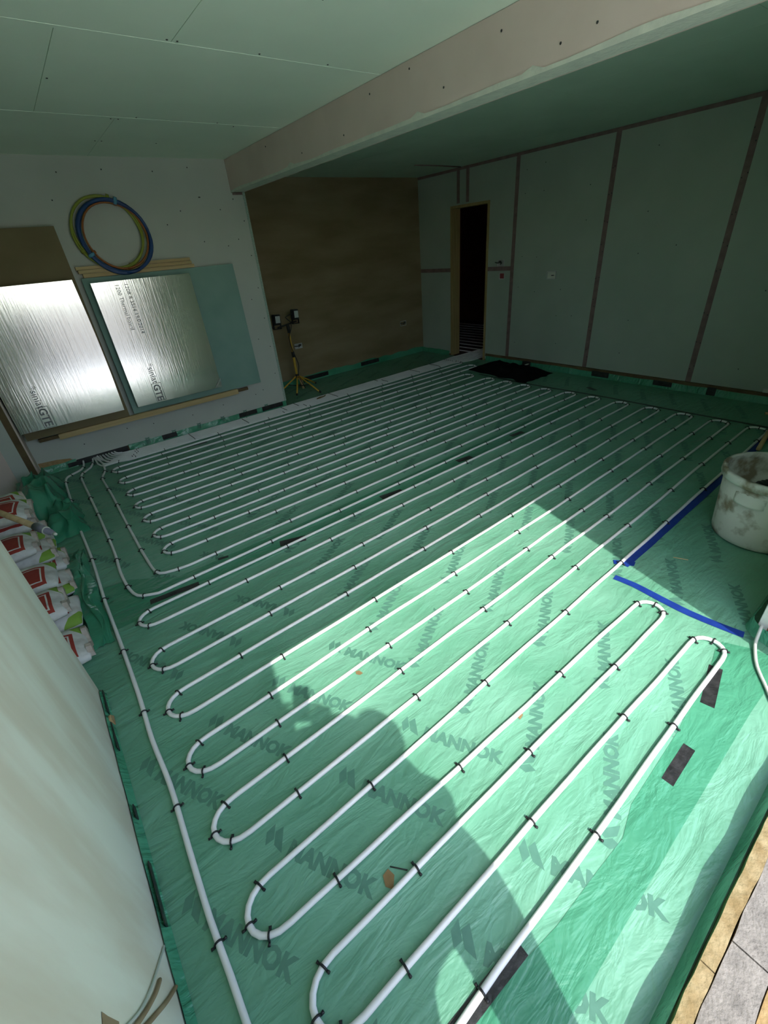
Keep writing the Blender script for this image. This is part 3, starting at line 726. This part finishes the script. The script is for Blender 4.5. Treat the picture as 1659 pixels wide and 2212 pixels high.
# coils
def coil(name, cx, cz, r, ncoil, pr, m, y0, label, spread, squash=1.0, bandm='tape_lt', tail=None, tilt=0.0, seed=0):
    random.seed(seed); root = empty(name, (cx, y0, cz)); tag(root, label, 'pipe coil')
    pts = []
    for t in range(ncoil * 40 + 6):
        a = -PI / 2 + 2 * PI * t / 40; lap = t / 40
        rr = r + spread * mnoise.noise((lap * 1.7 + seed, 0, 0)) * 1.6 + spread * .3 * math.sin(a * 3 + lap)
        yy = (lap % 3 - 1) * pr * 1.5 + pr * .6 * math.sin(lap * 2.1)
        pts.append(Vector((rr * math.cos(a), yy + tilt * math.sin(a) * r, rr * squash * math.sin(a))))
    tube('pipe_loops', pts, pr, m, root, 8)
    for a in (1.25, 3.6):
        c = Vector((r * math.cos(a), tilt * math.sin(a) * r, r * squash * math.sin(a))); t = Vector((-math.sin(a), 0, math.cos(a)))
        tube('band', [c - t * .011, c + t * .011], spread * 1.0 + pr * 1.6, bandm, root, 10)
    return root
coil('coil_of_blue_pipe', .98, 1.828, .268, 7, .010, 'bluecoil', 4.895, 'coil of dark blue pipe leaning on the wall above the foil boards', .013, 1.0, 'tape_lt', tilt=.10, seed=2)
coil('coil_of_green_pipe', .935, 1.858, .262, 4, .009, 'greencoil', 4.928, 'coil of yellow green pipe behind the blue coil', .012, 1.0, 'greencoil', tilt=.06, seed=5)
coil('coil_of_orange_pipe', .985, 1.835, .243, 2, .007, 'orangecoil', 4.908, 'thin orange pipe coil inside the blue coil', .006, 1.0, 'orangecoil', tilt=.10, seed=8)

# ------------------------------------------------------------------ work light on tripod
tl = empty('work_light', (2.70, 5.42, 0)); tag(tl, 'yellow tripod work light with two black floodlight heads', 'work light')
tube('pole', [(-.01, 0, .15), (-.01, 0, .46)], .016, 'yellow', tl, 10)
tube('pole', [(-.01, 0, .46), (-.012, 0, .74)], .012, 'yellow', tl, 10)
tube('collar', [(-.01, 0, .435), (-.01, 0, .50)], .020, 'black', tl, 10)
tube('hub', [(-.01, 0, .17), (-.01, 0, .22)], .022, 'black', tl, 10)
tube('top_clamp', [(-.012, 0, .73), (-.012, 0, .80), (-.012, 0, .84)], [.019, .024, .018], 'black', tl, 8)
for (x, y) in ((-.26, .10), (.30, .10), (.10, -.36), (-.16, -.20)):
    lg = tube('leg', [(-.01, 0, .20), (x * .5, y * .5, .11), (x, y, .012)], .010, 'yellow', tl, 8)
    tube('brace', [(-.01, 0, .06), (x * .55, y * .55, .10)], .006, 'black', tl, 6)
    tube('rubber_foot', [(x * .96, y * .96, .022), (x * 1.02, y * 1.02, .010)], .0125, 'black', lg, 8)
tube('crossbar', [(-.155, 0, .815), (.12, .0, .85)], .010, 'black', tl, 8)
tube('cable', smooth_path([(.09, -.02, .95), (-.04, -.03, .92), (.02, -.03, .86), (.015, -.02, .78), (-.03, -.015, .68), (-.025, -.02, .56), (.01, -.025, .42), (.03, -.02, .32), (.0, -.03, .2), (.05, -.06, .03)], .03), .005, 'black', tl, 6)
for (x, z, rz) in ((-.150, .905, .25), (.112, .93, .35)):
    hd = empty('lamp_head', (x, 0, z), (0, .08, rz)); hd.parent = tl
    boxobj('housing', (-.05, .05, -.022, .03, -.06, .06), 'black', hd, .006)
    boxobj('lens', (-.034, .036, -.026, -.022, -.036, .042), 'glass', hd)
    for s in (-1, 1): boxobj('bracket_arm', (s * .056 - .004, s * .056 + .004, -.008, .012, -.10, .01), 'black', hd)
    boxobj('bracket_base', (-.06, .06, -.01, .014, -.108, -.10), 'black', hd)
    tube('tilt_knob', [(-.075, 0, -.085), (-.06, 0, -.085)], .012, 'black', hd, 8)
tube('battery_stick', [(.045, -.02, .02), (.02, -.01, .17)], .022, 'wood', None, 10)
bs = bpy.data.objects['battery_stick']; bs.location = (2.70, 5.42, 0); bs.name = 'filler_tube'; tag(bs, 'pale cardboard tube standing between the tripod legs', 'tube')

# dry leaf on the pipes
lf = pyobj('dry_leaf', [(0, 0, .0), (.05, -.018, .006), (.10, -.012, .010), (.135, .01, .006), (.165, .035, .016), (.12, .03, .008), (.07, .035, .010), (.02, .022, .005)], [(0, 1, 6, 7), (1, 2, 5, 6), (2, 3, 5), (3, 4, 5)], 'leaf')
lf.location = (2.58, 4.79, PR * 2 + .003); tag(lf, 'brown dry leaf lying on the pipe bundle by the work light', 'leaf')

# ------------------------------------------------------------------ boxes in the walls
def wallbox(name, loc, axis, w_, h_, label, inner, wires=True):
    root = empty(name, loc, (0, 0, 0 if axis == 'y' else -PI / 2)); tag(root, label, 'socket box')   # local -y faces the room
    bm = bmesh.new()
    for d in ((-w_, w_, -.006, .0, -h_, -h_ + .008), (-w_, w_, -.006, .0, h_ - .008, h_), (-w_, -w_ + .008, -.006, .0, -h_ + .008, h_ - .008), (w_ - .008, w_, -.006, .0, -h_ + .008, h_ - .008)): box(bm, *d)
    obj('rim', bm, 'steel', root)
    boxobj('box_back', (-w_ + .008, w_ - .008, -.002, -.0005, -h_ + .008, h_ - .008), inner, root)
    if wires:
        tube('wire', smooth_path([(w_ * .2, -.003, -h_ * .2), (w_ * .5, -.03, h_ * .3), (-w_ * .4, -.035, h_ * .1), (-w_ * 1.3, -.03, h_ * .3)], .015), .005, 'black', root, 6)
        tube('wire', smooth_path([(0, -.003, -h_ * .5), (w_ * .4, -.03, h_ * .6), (-w_ * .2, -.03, h_ * .5)], .015), .005, 'black', root, 6)
    return root
wallbox('socket_box', (2.955, YB, .495), 'y', .058, .034, 'pale socket box in the brown wall behind the work light', 'steel')
wallbox('socket_box', (4.86, YB, .495), 'y', .06, .036, 'socket box in the brown wall near the doorway corner', 'brown')
wallbox('socket_box', (XD, 4.205, 1.255), 'x', .055, .038, 'metal box with dangling wires right of the doorway', 'steel')
wallbox('socket_box', (XD, 4.175, 1.105), 'x', .042, .038, 'small red box below the wired box by the doorway', 'red', False)
wallbox('socket_box', (XD, 3.44, 1.105), 'x', .062, .042, 'white box with a dark hole on the taped wall', 'joint', False)
hb = bpy.data.objects['socket_box.004']; tube('cable_hole', [(.02, -.003, 0), (.02, -.0035, .002)], .02, 'black', hb, 12)
nb = wallbox('pipe_bracket', (XD, 1.02, .115), 'x', .04, .02, 'small white bracket low on the taped wall at the right edge', 'joint', False); nb['category'] = 'bracket'

# black heap by the doorway wall
random.seed(21); v, f = [], []
n, mm = 40, 22
for j in range(mm + 1):
    for i in range(n + 1):
        a = i / n; b = j / mm; x = 4.66 + .56 * b + .1 * (a - .5); y = 3.2 + 1.05 * a
        e = min(a, 1 - a, b, 1 - b) * 4; e = max(0, min(1, e))
        x += .05 * mnoise.noise((a * 6, b * 5, 9)); y += .05 * mnoise.noise((a * 6, b * 5, 3))
        v.append((x, y, .004 + e * (.045 + .05 * max(0, mnoise.noise((a * 7, b * 4, 1)) + .4))))
for j in range(mm):
    for i in range(n): a = j * (n + 1) + i; f.append((a, a + 1, a + n + 2, a + n + 1))
tag(pyobj('polythene_heap', v, f, 'blackheap', None, True), 'crumpled heap of black polythene on the floor beside the doorway', 'plastic heap')
tag(boxobj('paper_scrap', (-.03, .03, -.012, .012, 0, .004), 'joint'), 'tiny white scrap lying on the black heap', 'scrap').location = (4.98, 3.47, .115)

# ------------------------------------------------------------------ bucket
bk = empty('builders_bucket', (2.84, .372, 0)); tag(bk, 'large grubby white builders bucket at the right edge', 'bucket')
def lathe(prof, n=48):
    v, f = [], []
    for (r, z) in prof:
        for k in range(n): a = 2 * PI * k / n; v.append((r * math.cos(a), r * math.sin(a), z))
    for i in range(len(prof) - 1):
        for k in range(n): f.append((i * n + k, i * n + (k + 1) % n, (i + 1) * n + (k + 1) % n, (i + 1) * n + k))
    return v, f
v, f = lathe([(.001, .003), (.195, .003), (.208, .012), (.212, .03), (.236, .372), (.230, .374), (.206, .03), (.19, .016), (.001, .016)])
pyobj('shell', v, f, 'bucket', bk, True)
v, f = lathe([(.2355, .352), (.248, .354), (.253, .366), (.252, .392), (.245, .400), (.232, .400), (.2285, .392), (.2285, .37)])
pyobj('rim', v, f, 'bucket', bk, True)
gr = empty('handle_grip', (0, 0, 0), (0, 0, math.radians(168))); gr.parent = bk
v, f = [], []
for i in range(13):
    a = -.32 + .64 * i / 12; lip = .026 * math.sin(PI * i / 12) ** .35
    for (dr, z) in ((0, .345), (.004, .300), (lip, .278), (lip, .266), (0, .262)):
        rr = .2335 - (.37 - z) * .07 + dr; v.append((rr * math.cos(a), rr * math.sin(a), z))
for i in range(12):
    for k in range(4): a = i * 5 + k; f.append((a, a + 5, a + 6, a + 1))
pyobj('grip_lip', v, f, 'bucket', gr, True)
hp = smooth_path([(2.80, .33, .03), (2.78, .35, .13), (2.80, .42, .20), (2.90, .46, .245), (3.0, .40, .26)], .006)
rad = [.021 + (.005 if i % 3 == 0 else 0) for i in range(len(hp))]
tag(tube('corrugated_hose', hp, rad, 'black', None, 12), 'black corrugated hose coiled inside the bucket', 'hose')

# stick behind the bucket and a fallen tool
st = tube('timber_stick', [(4.06, .715, .02), (4.75, .80, .02)], .016, 'wood', None, 8); tag(st, 'pale timber stick lying on the floor behind the bucket', 'timber')
t2 = tube('broken_stick', smooth_path([(4.95, .92, .012), (5.05, .80, .016), (5.12, .66, .012)], .05), .012, 'wood', None, 6); tag(t2, 'bent pale offcut lying near the right wall bracket', 'offcut')
cb = tube('grey_cable', smooth_path([(1.99, .118, .07), (1.955, .112, .03), (1.92, .105, .012), (1.835, .076, .008), (1.784, .05, .008), (1.738, .02, .008), (1.66, -.03, .01), (1.60, -.08, .02)], .02), .0065, 'ltgrey', None, 8); tag(cb, 'thin pale cable curling from the right jamb across the sheet', 'cable')
tw = tube('twig', [(2.312, .584, .004), (2.34, .522, .005)], .0022, 'wood', None, 5); tag(tw, 'thin twig on the shaded sheet left of the bucket', 'twig')
tw = tube('nail', [(.262, .508, .004), (.296, .468, .004)], .0018, 'black', None, 5); tag(tw, 'small dark nail on the sheet between near pipe runs', 'nail')

def flake(x, y, rz, sc, label):
    o = pyobj('debris_flake', [(0, 0, 0), (.028, -.006, .001), (.042, .008, .002), (.03, .022, .0015), (.008, .018, .001)], [(0, 1, 2, 3, 4)], 'leaf')
    o.location = (x, y, .0022); o.rotation_euler = (0, 0, rz); o.scale = (sc, sc, sc); tag(o, label, 'debris')
flake(.93, .545, .4, .8, 'brown debris flake between two sunlit pipe runs')
flake(.61, 1.12, 2.0, .8, 'tan debris flake near the head of the shadow')
flake(.235, .46, 1.0, 1.2, 'brown stain flake beside the dark nail in the shadow')

# ------------------------------------------------------------------ left wall services
def onL(px, py):   # point on the left wall from a direction through the photograph
    d = AX_R * (px - 829.5) + AX_D * (py - 1106) + AX_F * 944.42
    t = XL / d.x; return Vector((XL + .003, d.y * t, CAM_H + d.z * t))
lc = tube('wall_cable', smooth_path([onL(352, 2046), onL(340, 2085), onL(322, 2140), onL(300, 2185), onL(270, 2220), onL(225, 2260)], .01), .0032, 'ltgrey', None, 6); tag(lc, 'thin grey cable curving down the foot of the left plastered wall', 'cable')
lc = tube('conduit', smooth_path([onL(342, 2120), onL(332, 2150), onL(310, 2190), onL(278, 2235)], .01), .0052, 'conduit', None, 8); tag(lc, 'brown conduit end beside the grey cable on the left wall', 'conduit')
lc = tube('conduit', smooth_path([onL(377, 2135), onL(358, 2165), onL(333, 2195), onL(298, 2235)], .01), .0052, 'conduit', None, 8); tag(lc, 'brown conduit end nearest the floor sheet on the left wall', 'conduit')
P = [onL(218, 2186), onL(232, 2196), onL(256, 2208), onL(258, 2240), onL(222, 2240)]
for p in P: p.x = XL + .001
pyobj('bare_patch', [tuple(p) for p in P], [(0, 1, 2, 3, 4)], 'conduit', wl)
rb = pyobj('stone_chip', [(0, 0, 0), (.02, 0, 0), (.022, .05, 0), (0, .055, 0), (.004, .01, .022), (.016, .012, .02), (.015, .04, .026), (.004, .042, .02)], [(0, 1, 5, 4), (1, 2, 6, 5), (2, 3, 7, 6), (3, 0, 4, 7), (4, 5, 6, 7)], 'stain')
rb.location = (XL + .005, 1.60, .003); tag(rb, 'small beige stone chip against the foot of the left wall', 'stone')

# ------------------------------------------------------------------ sacks in the left recess
def sack_mesh(seed):
    random.seed(seed); bm = bmesh.new(); nx_, ny_, nz_ = 18, 12, 5
    Lx, Ly, Lz = .40, .27, .105
    bmesh.ops.create_cube(bm, size=1.0)
    bmesh.ops.subdivide_edges(bm, edges=bm.edges[:], cuts=9, use_grid_fill=True)
    for q in bm.verts:
        x, y, z = q.co * 2
        px = abs(x) ** 1.0; bul = (1 - abs(x) ** 3.2) ** .55 * (1 - abs(y) ** 3.2) ** .55 if abs(x) < 1 and abs(y) < 1 else 0
        hz = (.40 + .60 * bul) if abs(z) > .99 else (.40 + .60 * bul)
        X = x * Lx / 2 * (1 - .05 * abs(z) ** 2 - .02 * abs(y) ** 4); Y = y * Ly / 2 * (1 - .08 * abs(z) ** 2 - .03 * abs(x) ** 4)
        Z = z * Lz / 2 * hz
        nn = mnoise.noise((X * 11 + seed, Y * 11, Z * 11)) * .006 + mnoise.noise((X * 30, Y * 30 + seed, Z * 30)) * .0025
        q.co = (X + nn * x, Y + nn * y, Z + nn + Lz / 2)
    me = bpy.data.meshes.new('sack'); bm.to_mesh(me); bm.free()
    for p in me.polygons: p.use_smooth = True
    return me
SM = [sack_mesh(s) for s in (1, 2, 3, 4)]
for i, me in enumerate(SM): me.materials.append(MT['sack'] if i % 2 == 0 else MT['sack2'])
def fold_mesh():
    v, f = [], []
    for i in range(9):
        y = -.105 + .21 * i / 8; z = .05 + .018 * math.sin(i * 1.1)
        v += [(.190, y, z + .016), (.212, y, z + .012), (.214, y, z - .016), (.192, y, z - .012)]
    for i in range(8):
        for k in range(4): a = i * 4; f.append((a + k, a + (k + 1) % 4, a + 4 + (k + 1) % 4, a + 4 + k))
    f += [(0, 1, 2, 3), (35, 34, 33, 32)]
    me = bpy.data.meshes.new('folded_end'); me.from_pydata(v, [], f); me.update(); me.materials.append(MT['sack_end']); return me
FOLD = fold_mesh()
def sack(x, y, z, rz, mi, label, tilt=(0, 0), fold=True):
    r = empty('cement_sack', (x, y, z), (tilt[0], tilt[1], rz)); tag(r, label, 'sack', 'paper sacks stacked in the left recess')
    o = bpy.data.objects.new('paper_bag', SM[mi]); COL.objects.link(o); o.parent = r
    if fold:
        e = bpy.data.objects.new('folded_end', FOLD); COL.objects.link(e); e.parent = r
    return r
SX = -.50
sack(SX + .0, 2.14, .002, .02, 0, 'lowest white sack nearest the corner of the left wall')
sack(SX + .01, 2.45, .002, -.05, 1, 'bottom sack second from the left wall corner', fold=False)
sack(SX - .03, 2.42, .104, .03, 2, 'sack lying on top of the second bottom one in the row')
sack(SX + .0, 2.77, .002, .04, 3, 'bottom sack in the middle of the row')
sack(SX - .035, 2.73, .104, -.03, 0, 'red panelled sack on the second layer in the middle', fold=False)
sack(SX + .0, 3.09, .002, -.02, 2, 'bottom sack beyond the middle of the row')
sack(SX - .03, 3.05, .104, .05, 1, 'second layer sack beyond the middle of the row')
sack(SX - .08, 3.00, .206, .0, 0, 'third layer sack with red panel facing up')
sack(SX - .03, 3.41, .002, .02, 1, 'bottom sack at the far end of the row', fold=False)
sack(SX - .05, 3.38, .104, -.04, 3, 'second layer sack at the far end of the row')
sack(SX - .07, 3.35, .206, .03, 2, 'third layer sack at the far end of the row')
sack(SX - .06, 3.33, .308, -.12, 0, 'half empty topmost sack under the pole', (0, .06))
sack(SX - .10, 3.68, .002, .1, 3, 'sack tucked behind the far end of the row')
sack(SX - .12, 3.66, .104, .0, 0, 'upper sack tucked behind the far end of the row')
sack(SX - .10, 3.70, .206, .15, 2, 'crumpled upright topped sack leaning toward the recess board', (.25, .0))
# lettering on the top sack
V_, F_ = text_mesh('osure', .05, .001)
ts = pyobj('sack_lettering', [(q[0] - .06, q[1] - .10, .110) for q in V_], F_, 'print', bpy.data.objects['cement_sack.011'])

# pole with a grey socket lying on the sacks
def onZ(px, py, z):
    d = AX_R * (px - 829.5) + AX_D * (py - 1106) + AX_F * 944.42
    t = (z - CAM_H) / d.z; return Vector((d.x * t, d.y * t, z))
pa, pb = onZ(118, 1153, .44), onZ(-60, 1085, .50)
pd = (pb - pa).normalized()
pole = empty('tool_pole', pa); tag(pole, 'wooden tool pole with grey plastic socket lying across the sacks', 'pole')
tube('handle', [pd * .14, (pb - pa) * 1.2], .0165, 'wood', pole, 12)
tube('socket', [pd * .005, pd * .03, pd * .031, pd * .07, pd * .071, pd * .16], [.011, .012, .016, .017, .021, .022], 'grey_pl', pole, 12)
tube('tip', [pd * -.012, pd * .006], [.007, .008], 'joint', pole, 10)
tube('ring', [pd * .068, pd * .074], .0215, 'joint', pole, 12)

# bunched polythene around the sacks
def bunch(name, x0, x1, y0, y1, hgt, seed, label):
    v, f = [], []; n = 34; mm = 34
    for j in range(mm + 1):
        for i in range(n + 1):
            a, b = i / n, j / mm
            e = max(0, min(1, min(a, 1 - a, b, 1 - b) * 5))
            q = abs(mnoise.noise((a * 2.4 + seed, b * 2.8, 0))); q2 = abs(mnoise.noise((a * 4 + seed, b * 4.5, 4)))
            x = x0 + (x1 - x0) * a + .05 * mnoise.noise((a * 4, b * 4, seed + 2)); y = y0 + (y1 - y0) * b + .06 * mnoise.noise((a * 4, b * 4, seed + 7))
            v.append((x, y, .005 + e * hgt * (.35 + 1.3 * (1 - q) * .6 + .4 * (1 - q2) - .35)))
    for j in range(mm):
        for i in range(n): a = j * (n + 1) + i; f.append((a, a + 1, a + n + 2, a + n + 1))
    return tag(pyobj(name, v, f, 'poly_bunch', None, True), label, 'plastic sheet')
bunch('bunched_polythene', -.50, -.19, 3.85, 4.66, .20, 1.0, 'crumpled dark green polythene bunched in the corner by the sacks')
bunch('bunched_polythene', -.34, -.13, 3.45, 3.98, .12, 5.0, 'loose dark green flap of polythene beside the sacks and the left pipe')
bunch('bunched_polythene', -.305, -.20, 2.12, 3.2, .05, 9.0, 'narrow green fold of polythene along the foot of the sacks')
# sheet continuing under the sacks
patch('recess_sheet', [(XL - .74, 1.84), (XL + .01, 1.84), (XL + .01, 4.65), (XL - .74, 4.65)], .0002, 'poly')

# ------------------------------------------------------------------ the photographer standing in the opening
per = empty('person', (.06, -.42, -.06)); tag(per, 'person in a dark jacket holding a phone up with both hands', 'person')
def skin(name, chains, m, root_idx=0, parent=per, sub=2):
    """chains: list of lists of (point, radius); first point of later chains may be ('j', index) to join."""
    V_, E_, R_ = [], [], []
    for ch in chains:
        prev = None
        for it in ch:
            if it[0] == 'j': prev = it[1]; continue
            V_.append(it[0]); R_.append(it[1])
            if prev is not None: E_.append((prev, len(V_) - 1))
            prev = len(V_) - 1
    me = bpy.data.meshes.new(name); me.from_pydata(V_, E_, []); o = bpy.data.objects.new(name, me); COL.objects.link(o); o.parent = parent
    s = o.modifiers.new('skin', 'SKIN'); s.use_smooth_shade = True
    for i, d in enumerate(me.skin_vertices[0].data):
        r = R_[i]; d.radius = r if isinstance(r, tuple) else (r, r); d.use_root = (i == root_idx)
    ss = o.modifiers.new('sub', 'SUBSURF'); ss.levels = sub; ss.render_levels = sub
    me.materials.append(MT[m]); return o
# world points -> local
def W(x, y, z): return (x - .06, y + .42, z + .06)
PH = Vector((0, 0, CAM_H)) - AX_F * .022 + AX_D * .005 + AX_R * .012          # phone centre, just behind the lens
hl = PH - AX_R * .052 + AX_D * .03 - AX_F * .02                # left hand
hr = PH + AX_R * .052 + AX_D * .03 - AX_F * .02
def Wv(v_): return W(v_.x, v_.y, v_.z)
skin('jacket', [[(W(.05, -.37, 1.04), (.22, .12)), (W(.05, -.37, 1.10), (.22, .13)), (W(.07, -.38, 1.18), (.22, .13)), (W(.10, -.385, 1.30), (.15, .11)), (W(.125, -.38, 1.38), .075)],
                [('j', 2), (W(-.06, -.38, 1.26), .11), (W(-.13, -.35, 1.17), .11), (W(-.15, -.32, 1.08), .10), (W(-.055, -.24, 1.22), .10), (W(-.045, -.13, 1.36), .118), (Wv(hl + Vector((-.005, -.04, -.06))), .095)],
                [('j', 2), (W(.20, -.38, 1.26), .10), (W(.235, -.35, 1.17), .085), (W(.215, -.29, 1.08), .085), (W(.16, -.20, 1.22), .10), (W(.095, -.13, 1.36), .112), (Wv(hr + Vector((.0, -.04, -.06))), .09)]], 'cloth')
skin('trousers', [[(W(.05, -.35, 1.12), (.18, .11)), (W(.05, -.34, 1.07), (.17, .11))],
                  [('j', 1), (W(-.075, -.32, .96), .12), (W(-.085, -.31, .80), .118), (W(-.09, -.32, .45), .08), (W(-.08, -.39, .05), .07)],
                  [('j', 1), (W(.205, -.32, .96), .12), (W(.222, -.31, .80), .115), (W(.24, -.32, .45), .08), (W(.245, -.39, .05), .07)]], 'trouser')
for (x, s) in ((-.07, -1), (.245, 1)):
    skin('boot', [[(W(x, -.43, -.02), (.048, .04)), (W(x, -.36, -.022), (.05, .036)), (W(x + .01 * s, -.29, -.028), (.044, .028))], [('j', 0), (W(x, -.42, .06), .05)]], 'boot')
# head: skull, face, ears, hair
hc = Vector((.15, -.335, 1.545))
bm = bmesh.new(); bmesh.ops.create_uvsphere(bm, u_segments=24, v_segments=18, radius=1)
for q in bm.verts:
    x, y, z = q.co; jaw = 1 - .28 * max(0, -z) ** 1.5
    q.co = (x * .074 * jaw, y * .094 * (1 - .12 * max(0, -z)) + (.012 if z < -.3 and y > 0 else 0), z * .115)
    if y > .55:                                  # brow, eye hollows, nose, lips
        if abs(x) < .16 and -.38 < z < .12: q.co.y += .018 * (1 - abs(x) / .16) * (1 if z < -.1 else .5)
        if .2 < abs(x) < .5 and -.02 < z < .22: q.co.y -= .008
        if abs(x) < .3 and -.62 < z < -.48: q.co.y += .005
hd = obj('head', bm, 'skin', per, True); hd.location = W(*hc); hd.rotation_euler = (-.15, 0, .1)
for s in (-1, 1):
    skin('ear', [[((s * .072, -.002, .02), .010), ((s * .080, -.012, .0), .011), ((s * .074, -.002, -.025), .008)]], 'skin', 0, hd, 1)
    bm = bmesh.new(); bmesh.ops.create_uvsphere(bm, u_segments=10, v_segments=8, radius=.0105)
    e = obj('eye', bm, 'joint', hd, True); e.location = (s * .028, .079, .012)
    bm = bmesh.new(); bmesh.ops.create_uvsphere(bm, u_segments=8, v_segments=6, radius=.005)
    i_ = obj('iris', bm, 'black', e, True); i_.location = (0, .0075, 0)
bm = bmesh.new(); bmesh.ops.create_uvsphere(bm, u_segments=24, v_segments=18, radius=1)
bmesh.ops.delete(bm, geom=[q for q in bm.verts if q.co.z < -.25 or (q.co.y > .55 and q.co.z < .5)], context='VERTS')
for q in bm.verts: q.co = Vector((q.co.x * .082, q.co.y * .101 - .004, q.co.z * .124))
obj('hair', bm, 'hair', hd, True)
skin('neck', [[(W(.128, -.385, 1.36), .052), (W(.145, -.355, 1.46), .048)]], 'skin')
lipo = pyobj('mouth', [(-.022, .088, -.066), (0, .094, -.062), (.022, .088, -.066), (0, .092, -.072)], [(0, 1, 2, 3)], 'red', hd)
# hands: palm and five bent fingers closing on the phone
for s, h in ((-1, hl), (1, hr)):
    U = -AX_D; Rr = AX_R * s; Bk = -AX_F
    wrist = h + Vector((-.03 if s < 0 else .02, -.05, -.10)) * .8; palm = h + Rr * .018 + Bk * .004
    ch = [[(Wv(wrist), (.036, .030)), (Wv(h.lerp(wrist, .45) + Rr * .012), (.042, .028)), (Wv(palm), (.056, .032))]]
    for k, (ln, up) in enumerate(((.052, .030), (.058, .008), (.054, -.012), (.044, -.030))):
        b = palm + U * up + Rr * .006
        ch.append([('j', 2), (Wv(b + AX_F * .004), .0095), (Wv(b + AX_F * .014 - Rr * ln * .35), .0088), (Wv(b + AX_F * .013 - Rr * ln * .75), .0080)])
    ch.append([('j', 1), (Wv(palm - U * .03 - Rr * .01 + Bk * .012), .0105), (Wv(palm - U * .008 - Rr * .03 + Bk * .016), .0095), (Wv(palm + U * .012 - Rr * .042 + Bk * .014), .0085)])
    skin('hand', ch, 'skin')
bm = bmesh.new(); box(bm, -.036, .036, -.074, .074, -.004, .004)
ph = obj('phone', bm, 'phone', None, False, .003)
Mp = Matrix((AX_R, -AX_D, -AX_F)).transposed().to_4x4(); Mp.translation = PH; ph.matrix_world = Mp
tag(ph, 'dark smartphone held up in both hands', 'phone')
